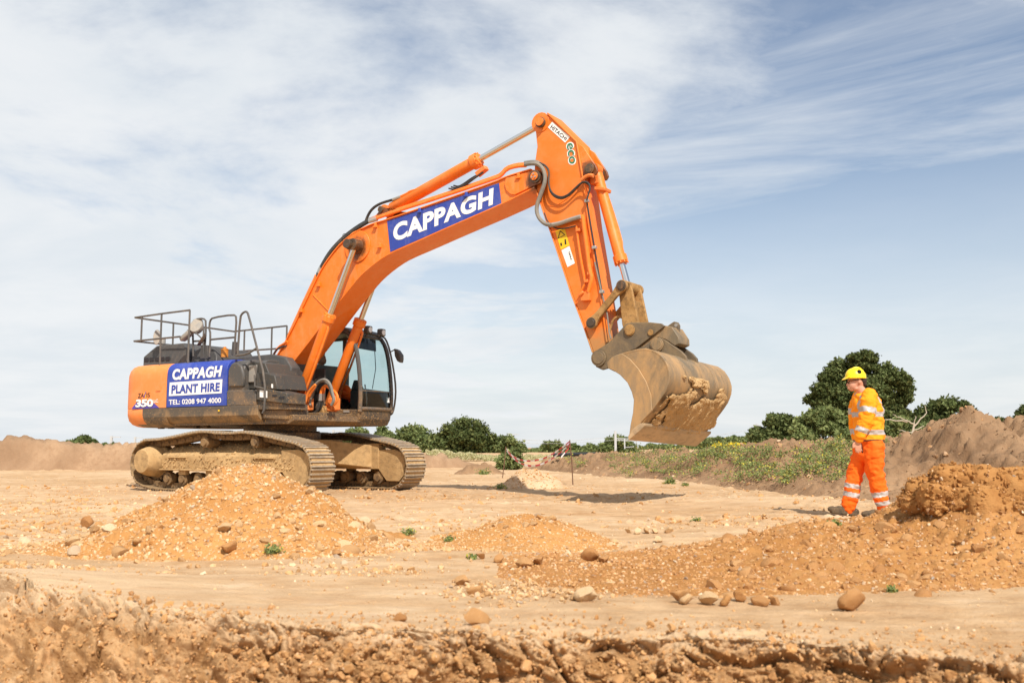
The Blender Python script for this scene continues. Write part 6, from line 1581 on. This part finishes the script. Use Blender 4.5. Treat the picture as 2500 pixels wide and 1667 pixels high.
# ================================================================ people
M['hivis'] = paint('orange_hi_vis_jacket', S(255, 150, 26), .75, .12, S(255, 176, 70), spec=.2).m
M['trous'] = paint('orange_hi_vis_trousers', S(250, 104, 24), .75, .12, S(240, 120, 50), spec=.2).m
M['refl'] = MT('reflective_tape', .4, .0, .6).put('Base Color', S(178, 170, 164)).m
M['skin'] = MT('skin', .55).put('Base Color', S(206, 150, 122)).m
M['hair'] = MT('brown_hair', .8).put('Base Color', S(58, 38, 28)).m
M['helmet'] = paint('yellow_helmet', S(244, 212, 20), .3, .06).m
M['boot'] = mudsteel('muddy_boot', S(64, 56, 46), S(104, 86, 64), S(88, 72, 52), 6, .85, .006, .5)
M['dark'] = MT('dark_frame', .9, 0, .1).put('Base Color', S(30, 28, 28)).m
M['wire_print'] = MT('back_print', .6).put('Base Color', S(190, 84, 20)).m
def ell(mb, c, r, n=14):
    v, f = ICO3; k = len(mb.v); mb.v += [(c[0] + p[0] * r[0], c[1] + p[1] * r[1], c[2] + p[2] * r[2]) for p in v]; mb.f += [[i + k for i in q] for q in f]; mb.m += [0] * len(f)
def limb_t(mb, pts):                          # (x, y, z, r) beads joined by cones, closed by balls
    for (x0, y0, z0, r0), (x1, y1, z1, r1) in zip(pts[:-1], pts[1:]):
        mb.cyl((x0, y0, z0), (x1, y1, z1), r0, r1, 16)
    for x, y, z, r in pts: ell(mb, (x, y, z), (r, r, r))
def stack(mb, rows, n=24):                    # (x, y, z, rx, ry) rings
    vs = [(x + rx * math.cos(2 * math.pi * i / n), y + ry * math.sin(2 * math.pi * i / n), z) for x, y, z, rx, ry in rows for i in range(n)]; m = len(rows)
    fs = [(j * n + i, j * n + (i + 1) % n, (j + 1) * n + (i + 1) % n, (j + 1) * n + i) for j in range(m - 1) for i in range(n)] + [list(range(n - 1, -1, -1)), list(range((m - 1) * n, m * n))]
    mb.add(vs, fs)
def fuse(mb, voxel, smooth, fold=0.0, fs=9.0):
    """one continuous skin over all the shapes, with cloth folds if asked"""
    me = mb.mesh('tmp', M['skin']); ob = link('tmp', me); rm = ob.modifiers.new('r', 'REMESH'); rm.mode = 'VOXEL'; rm.voxel_size = voxel
    sm = ob.modifiers.new('s', 'SMOOTH'); sm.iterations = smooth; sm.factor = .5
    dg = bpy.context.evaluated_depsgraph_get(); ev = ob.evaluated_get(dg).to_mesh()
    n = len(ev.vertices); V = np.zeros(n * 3, np.float32); ev.vertices.foreach_get('co', V); V = V.reshape(-1, 3); N_ = np.zeros(n * 3, np.float32); ev.vertices.foreach_get('normal', N_); N_ = N_.reshape(-1, 3)
    F = [list(p.vertices) for p in ev.polygons]; ob.evaluated_get(dg).to_mesh_clear(); bpy.data.objects.remove(ob); bpy.data.meshes.remove(me)
    if fold: V = V + N_ * (fold * (fbm(V[:, 0] * fs, V[:, 1] * fs, V[:, 2] * fs * 1.5, oct=3) + .8 * np.abs(fbm(V[:, 0] * fs * .6 + 5, V[:, 1] * fs * .6, V[:, 2] * fs * 1.1, oct=2))))[:, None]
    F = np.array([f if len(f) == 4 else f + [f[-1]] for f in F]); return V, F
def along(P, pts):                            # distance to a bead chain and the position along it
    best = np.full(len(P), 9.0); tt = np.zeros(len(P)); s = 0
    for a, b in zip(pts[:-1], pts[1:]):
        a, b = np.array(a[:3]), np.array(b[:3]); d = b - a; L_ = np.linalg.norm(d); t = np.clip((P - a) @ d / L_ ** 2, 0, 1); q = np.linalg.norm(P - a - t[:, None] * d, axis=1)
        k = q < best; best = np.where(k, q, best); tt = np.where(k, s + t * L_, tt); s += L_
    return best, tt
def cloth(name, V, F, mats, mi, parent):
    return link(name, mesh_np(name, V, F, mats, True, mi), parent)

K = 743.0
def q7(px, py, y=0.0): return ((px - 440) / K, y, (1500 - py) / K)
def r7(px, py, y, r): return (*q7(px, py, y), r)
wx, wy = gp(2000 + 440 / 3.733, 860 + 1500 / 3.733)
wz = float(ground_h(np.array([wx]), np.array([wy]), False)[0])
# body: head, neck, trunk, limbs and hands as one skin
bd = MB()
ell(bd, q7(392, 248), (.103, .077, .112)); ell(bd, q7(350, 288), (.068, .062, .080)); ell(bd, q7(338, 332), (.034, .036, .026)); ell(bd, q7(372, 325), (.055, .055, .035))
bd.add([q7(303, 262, -.006), q7(303, 262, .006), q7(285, 296, -.012), q7(285, 296, .012), q7(305, 306, -.016), q7(305, 306, .016), q7(330, 270, -.02), q7(330, 270, .02), q7(330, 306, -.02), q7(330, 306, .02)], [(0, 1, 3, 2), (2, 3, 5, 4), (0, 2, 4, 8, 6), (1, 7, 9, 5, 3), (6, 8, 9, 7), (0, 6, 7, 1), (4, 5, 9, 8)])
ell(bd, q7(308, 318), (.016, .024, .008)); ell(bd, q7(311, 329), (.016, .022, .009)); ell(bd, q7(316, 256), (.02, .05, .012))
for s in (-1, 1): ell(bd, q7(393, 262, s * .078), (.020, .012, .034)); ell(bd, q7(322, 282, s * .03), (.02, .018, .02))
limb_t(bd, [r7(395, 300, 0, .058), r7(425, 350, 0, .060), r7(465, 400, 0, .07)])
stack(bd, [(*q7(470, 410), .10, .15), (*q7(475, 560), .14, .17), (*q7(478, 760), .13, .16), (*q7(478, 880), .12, .15)])
NA = [r7(452, 405, -.185, .098), r7(432, 455, -.225, .100), r7(415, 540, -.245, .096), r7(397, 620, -.25, .090), r7(358, 715, -.24, .078), r7(326, 796, -.225, .066)]
FA = [(x + (.02 if i < 3 else .0 + .05 * (i - 2)), -y, z, r) for i, (x, y, z, r) in enumerate(NA)]
for A in (NA, FA): limb_t(bd, [(x, y, z, r * .55) for x, y, z, r in A])
def hand(mb, A, s):
    (x0, y0, z0, _), (x1, y1, z1, _) = A[-2], A[-1]; d = Vector((x1 - x0, y1 - y0, z1 - z0)).normalized(); d = (d + Vector((.25, 0, -.6))).normalized(); w = Vector((x1, y1, z1))
    fw = Vector((-1, 0, 0)); fw = (fw - d * fw.dot(d)).normalized(); nn = d.cross(fw)
    limb_t(mb, [(*w, .030), (*(w + d * .03), .028)])
    for k in range(4):                                        # palm bones and fingers
        o_ = fw * (.030 - .020 * k); k0 = w + d * .035 + o_ * .7; k1 = w + d * (.095 - .004 * abs(k - 1)) + o_
        ln = (.072, .080, .075, .058)[k]; cur = Vector((0, -s, 0)) * 0 + fw * .0
        bend = (nn * (-s) * .0 + Vector((.35 + .12 * k, -s * -.25, 0)))
        k2 = k1 + (d + bend * .35).normalized() * ln * .45; k3 = k2 + (d + bend * .9).normalized() * ln * .32; k4 = k3 + (d + bend * 1.5).normalized() * ln * .25
        limb_t(mb, [(*k0, .015), (*k1, .0125)]); limb_t(mb, [(*k1, .0115), (*k2, .0100), (*k3, .0092), (*k4, .0078)])
    t0 = w + d * .03 + fw * .026; t1 = t0 + (d * .6 + fw * .7).normalized() * .040; t2 = t1 + (d * .95 + fw * .2).normalized() * .032; t3 = t2 + (d + Vector((.2, 0, 0))).normalized() * .024
    limb_t(mb, [(*t0, .015), (*t1, .0125), (*t2, .011), (*t3, .008)])
hand(bd, NA, 1); hand(bd, FA, -1)
NL = [r7(495, 860, -.095, .128), r7(490, 990, -.10, .116), r7(498, 1090, -.10, .108), r7(518, 1190, -.10, .096), r7(533, 1285, -.10, .094), r7(552, 1375, -.10, .080), r7(560, 1432, -.10, .066)]
FL = [r7(455, 870, .09, .125), r7(420, 980, .10, .114), r7(376, 1085, .10, .100), r7(352, 1160, .10, .090), r7(336, 1245, .10, .095), r7(316, 1335, .10, .088), r7(299, 1395, .10, .080), r7(294, 1422, .10, .070)]
for A in (NL, FL): limb_t(bd, [(x, y, z, r * .6) for x, y, z, r in A])
V, F = fuse(bd, .0075, 3)
person = link('person', mesh_np('person', V, F, [M['skin']]), None, (wx, wy, wz)); tag(person, 'worker walking left in orange hi-vis clothing and yellow hard hat', 'person'); person.scale = (.962,) * 3
# jacket
jk = MB()
stack(jk, [(*q7(455, 362), .075, .08), (*q7(462, 380), .11, .13), (*q7(468, 405), .145, .185), (*q7(472, 440), .165, .215), (*q7(476, 530), .182, .222), (*q7(478, 620), .180, .215), (*q7(480, 700), .172, .208), (*q7(481, 770), .171, .210), (*q7(481, 806), .173, .212)])
for A in (NA, FA): limb_t(jk, A[:-1] + [tuple(p * .35 + q * .65 for p, q in zip(A[-2], A[-1]))])
V, F = fuse(jk, .010, 4, .015, 9)
C = V[F].mean(1); bn, tn = along(C, NA); bf_, tf = along(C, FA)
dn = bn - np.interp(tn, [0, .8], [.10, .07]); df = bf_ - np.interp(tf, [0, .8], [.10, .07])
arm = np.minimum(dn, df) < .028; t_ = np.where(dn < df, tn, tf); px_, py_ = C[:, 0] * K + 440, 1500 - C[:, 2] * K
mi = np.zeros(len(F), int)
arm &= (np.abs(C[:, 1]) > .17) & (t_ > .03)
mi[(~arm) & (((py_ > 542) & (py_ < 587)) | ((py_ > 708) & (py_ < 750)))] = 1
mi[arm & (((t_ > .165) & (t_ < .225)) | ((t_ > .415) & (t_ < .475)))] = 1
mi[(~arm) & (np.abs(np.abs(C[:, 1]) - .135) < .026) & (py_ < 560)] = 1
mi[py_ > 798] = np.where(np.abs(px_[py_ > 798] - 300) < 60, mi[py_ > 798], 2)
mi[arm & (t_ > .60)] = 2
cloth('jacket', V, F, [M['hivis'], M['refl'], M['rail']], mi, person)
# trousers
tr = MB(); stack(tr, [(*q7(480, 785), .150, .185), (*q7(480, 830), .156, .192), (*q7(480, 880), .158, .190), (*q7(476, 940), .145, .185), (*q7(470, 985), .10, .15)])
for A in (NL, FL): limb_t(tr, A)
V, F = fuse(tr, .010, 4, .016, 9)
C = V[F].mean(1); bn, tn = along(C, NL); bf_, tf = along(C, FL); near = (bn - .09) < (bf_ - .09); t_ = np.where(near, tn, tf); mi = np.zeros(len(F), int)
ln_ = sum(np.linalg.norm(np.array(a[:3]) - np.array(b[:3])) for a, b in zip(NL[:-1], NL[1:])); lf_ = sum(np.linalg.norm(np.array(a[:3]) - np.array(b[:3])) for a, b in zip(FL[:-1], FL[1:]))
u_ = np.where(near, ln_ - tn, lf_ - tf)
mi[((u_ > .165) & (u_ < .225)) | ((u_ > .055) & (u_ < .11)) & near | ((u_ > .245) & (u_ < .30)) & ~near] = 1
mi[~near & (u_ > .165) & (u_ < .235)] = 0; mi[~near & (u_ > .135) & (u_ < .195)] = 1
TRO = cloth('trousers', V, F, [M['trous'], M['refl']], mi, person)
mb = MB(); mb.tube([q7(365, 835, -.17), q7(370, 880, -.165), q7(376, 918, -.15)], .008, 6); mb.build('pocket_zip', M['dark'], TRO)
def boot(A, toe, heel, tilt):
    mb = MB(); x, y, z = A[-1][:3]
    limb_t(mb, [(x, y, z + .03, .058), (x + .005, y, .085, .056)]); hx = x + .075
    stack_pts = [(hx, .05), (hx - .08, .055), (hx - .17, .052), (hx - .255, .042)]
    for xx, hh in stack_pts: ell(mb, (xx - .02, y, .035 + hh * .40), (.072, .048, hh))
    mb.box((hx - .135, y, .018), (.33, .092, .034))
    V, F = fuse(mb, .010, 3); piv = np.array([hx, y, 0]); c_, s_ = math.cos(tilt), math.sin(tilt); Q = V - piv; V = np.stack([Q[:, 0] * c_ - Q[:, 2] * s_, Q[:, 1], Q[:, 0] * s_ + Q[:, 2] * c_], -1) + piv
    return cloth('boot', V, F, [M['boot']], None, person)
boot(FL, 0, 0, R(-7)); boot(NL, 0, 0, R(2))
hm = MB(); n = 28
rows_ = [(0, 1.0), (.25, .985), (.5, .90), (.72, .74), (.88, .52), (.97, .27), (1.0, .05)]
stack(hm, [(*(np.array(q7(378, 226)) + np.array([-.006 * t, 0, .128 * t])), .128 * k, .112 * k) for t, k in rows_], n)
hm.add([q7(300, 208, -.085), q7(300, 208, .085), q7(258, 243, .055), q7(258, 243, -.055), q7(305, 222, -.09), q7(305, 222, .09), q7(262, 248, .05), q7(262, 248, -.05)], [(0, 1, 2, 3), (7, 6, 5, 4), (0, 4, 5, 1), (1, 5, 6, 2), (2, 6, 7, 3), (3, 7, 4, 0)])
stack(hm, [(*q7(372, 234), .137, .118), (*q7(374, 224), .134, .116)], n)
helm = hm.build('hard_hat', M['helmet'], person, .006)
mb = MB(); mb.tube([q7(300, 200), q7(340, 146), q7(385, 126), q7(430, 142), q7(465, 195)], .012, 6, 2); mb.build('crown_ridge', M['helmet'], helm)
disc('helmet_badge', Vector(q7(388, 174, -.100)), .027, (0, -1, .35), M['dark'], helm, .008)
mb = MB(); ell(mb, q7(432, 250), (.058, .078, .065)); ell(mb, q7(410, 238), (.075, .082, .05)); ell(mb, q7(446, 285), (.035, .062, .035)); V, F = fuse(mb, .009, 2, .004, 40); link('hair', mesh_np('hair', V, F, [M['hair']]), person)
mb = MB()
for s in (-1, 1):
    mb.tube([q7(385, 246, s * .083), q7(345, 250, s * .074), q7(306, 258, s * .058)], .0045, 5); mb.tube([q7(304, 256, s * .056), q7(302, 278, s * .05), q7(300, 280, s * .02), q7(300, 258, s * .012)], .004, 5)
mb.build('glasses', M['dark'], person)

# driver in the cab
Dm = Matrix.Translation((XC, YC, 0)) @ Matrix.Rotation(-TH, 4, 'Z')
DY = .88
bd = MB(); ell(bd, (.22, DY, 2.60), (.10, .078, .12)); ell(bd, (.285, DY, 2.565), (.05, .055, .075)); ell(bd, (.335, DY, 2.57), (.018, .014, .02)); limb_t(bd, [(.2, DY, 2.5, .055), (.2, DY, 2.4, .06)])
stack(bd, [(.22, DY, 1.85, .12, .16), (.2, DY, 2.1, .12, .17), (.19, DY, 2.36, .09, .16)])
DA = [[(.19, DY + s * .20, 2.33, .075), (.25, DY + s * .25, 2.10, .068), (.38, DY + s * .25, 2.02, .06), (.58, DY + s * .27, 2.05, .048)] for s in (-1, 1)]
DLg = [[(.28, DY + s * .11, 1.90, .10), (.78, DY + s * .14, 1.98, .085), (.98, DY + s * .13, 1.72, .07), (1.22, DY + s * .12, 1.50, .055)] for s in (-1, 1)]
DLg[0] = [(.28, DY - .11, 1.90, .10), (.72, DY - .12, 1.92, .085), (1.0, DY - .10, 1.83, .07), (1.26, DY - .06, 1.78, .055)]
for A in DA: limb_t(bd, [(x, y, z, r * .6) for x, y, z, r in A]); ell(bd, (A[-1][0] + .06, A[-1][1], A[-1][2] + .01), (.05, .035, .04))
for A in DA:
    for k in range(4): limb_t(bd, [(A[-1][0] + .08, A[-1][1] - .03 + .02 * k, A[-1][2] + .02, .010), (A[-1][0] + .12, A[-1][1] - .03 + .02 * k, A[-1][2] + .0, .009), (A[-1][0] + .11, A[-1][1] - .03 + .02 * k, A[-1][2] - .03, .008)])
for A in DLg: limb_t(bd, [(x, y, z, r * .6) for x, y, z, r in A])
V, F = fuse(bd, .010, 3); drv = link('person', mesh_np('person', V, F, [M['skin']])); drv.matrix_world = Dm; tag(drv, 'driver in orange hi-vis sitting inside the excavator cab', 'person')
jk = MB(); stack(jk, [(.22, DY, 1.83, .15, .19), (.2, DY, 2.05, .15, .20), (.19, DY, 2.30, .13, .21), (.19, DY, 2.40, .09, .13), (.19, DY, 2.43, .06, .08)])
for A in DA: limb_t(jk, A)
V, F = fuse(jk, .014, 4, .008, 8); C = V[F].mean(1); mi = ((np.abs(C[:, 2] - 2.10) < .03)).astype(int); cloth('jacket', V, F, [M['hivis'], M['refl']], mi, drv)
tr = MB(); stack(tr, [(.24, DY, 1.80, .14, .18), (.26, DY, 1.92, .15, .19)])
for A in DLg: limb_t(tr, A)
V, F = fuse(tr, .014, 4, .008, 8); cloth('trousers', V, F, [M['trous']], None, drv)
for A in DLg:
    mb = MB(); x, y, z = A[-1][:3]; limb_t(mb, [(x, y, z, .05), (x + .06, y, z - .02, .05)]); ell(mb, (x + .10, y, z + .10), (.045, .05, .14)); V, F = fuse(mb, .012, 2); cloth('boot', V, F, [M['boot']], None, drv)
mb = MB(); ell(mb, (.17, DY, 2.66), (.085, .085, .085)); V, F = fuse(mb, .012, 1); link('hair', mesh_np('hair', V, F, [M['hair']]), drv)
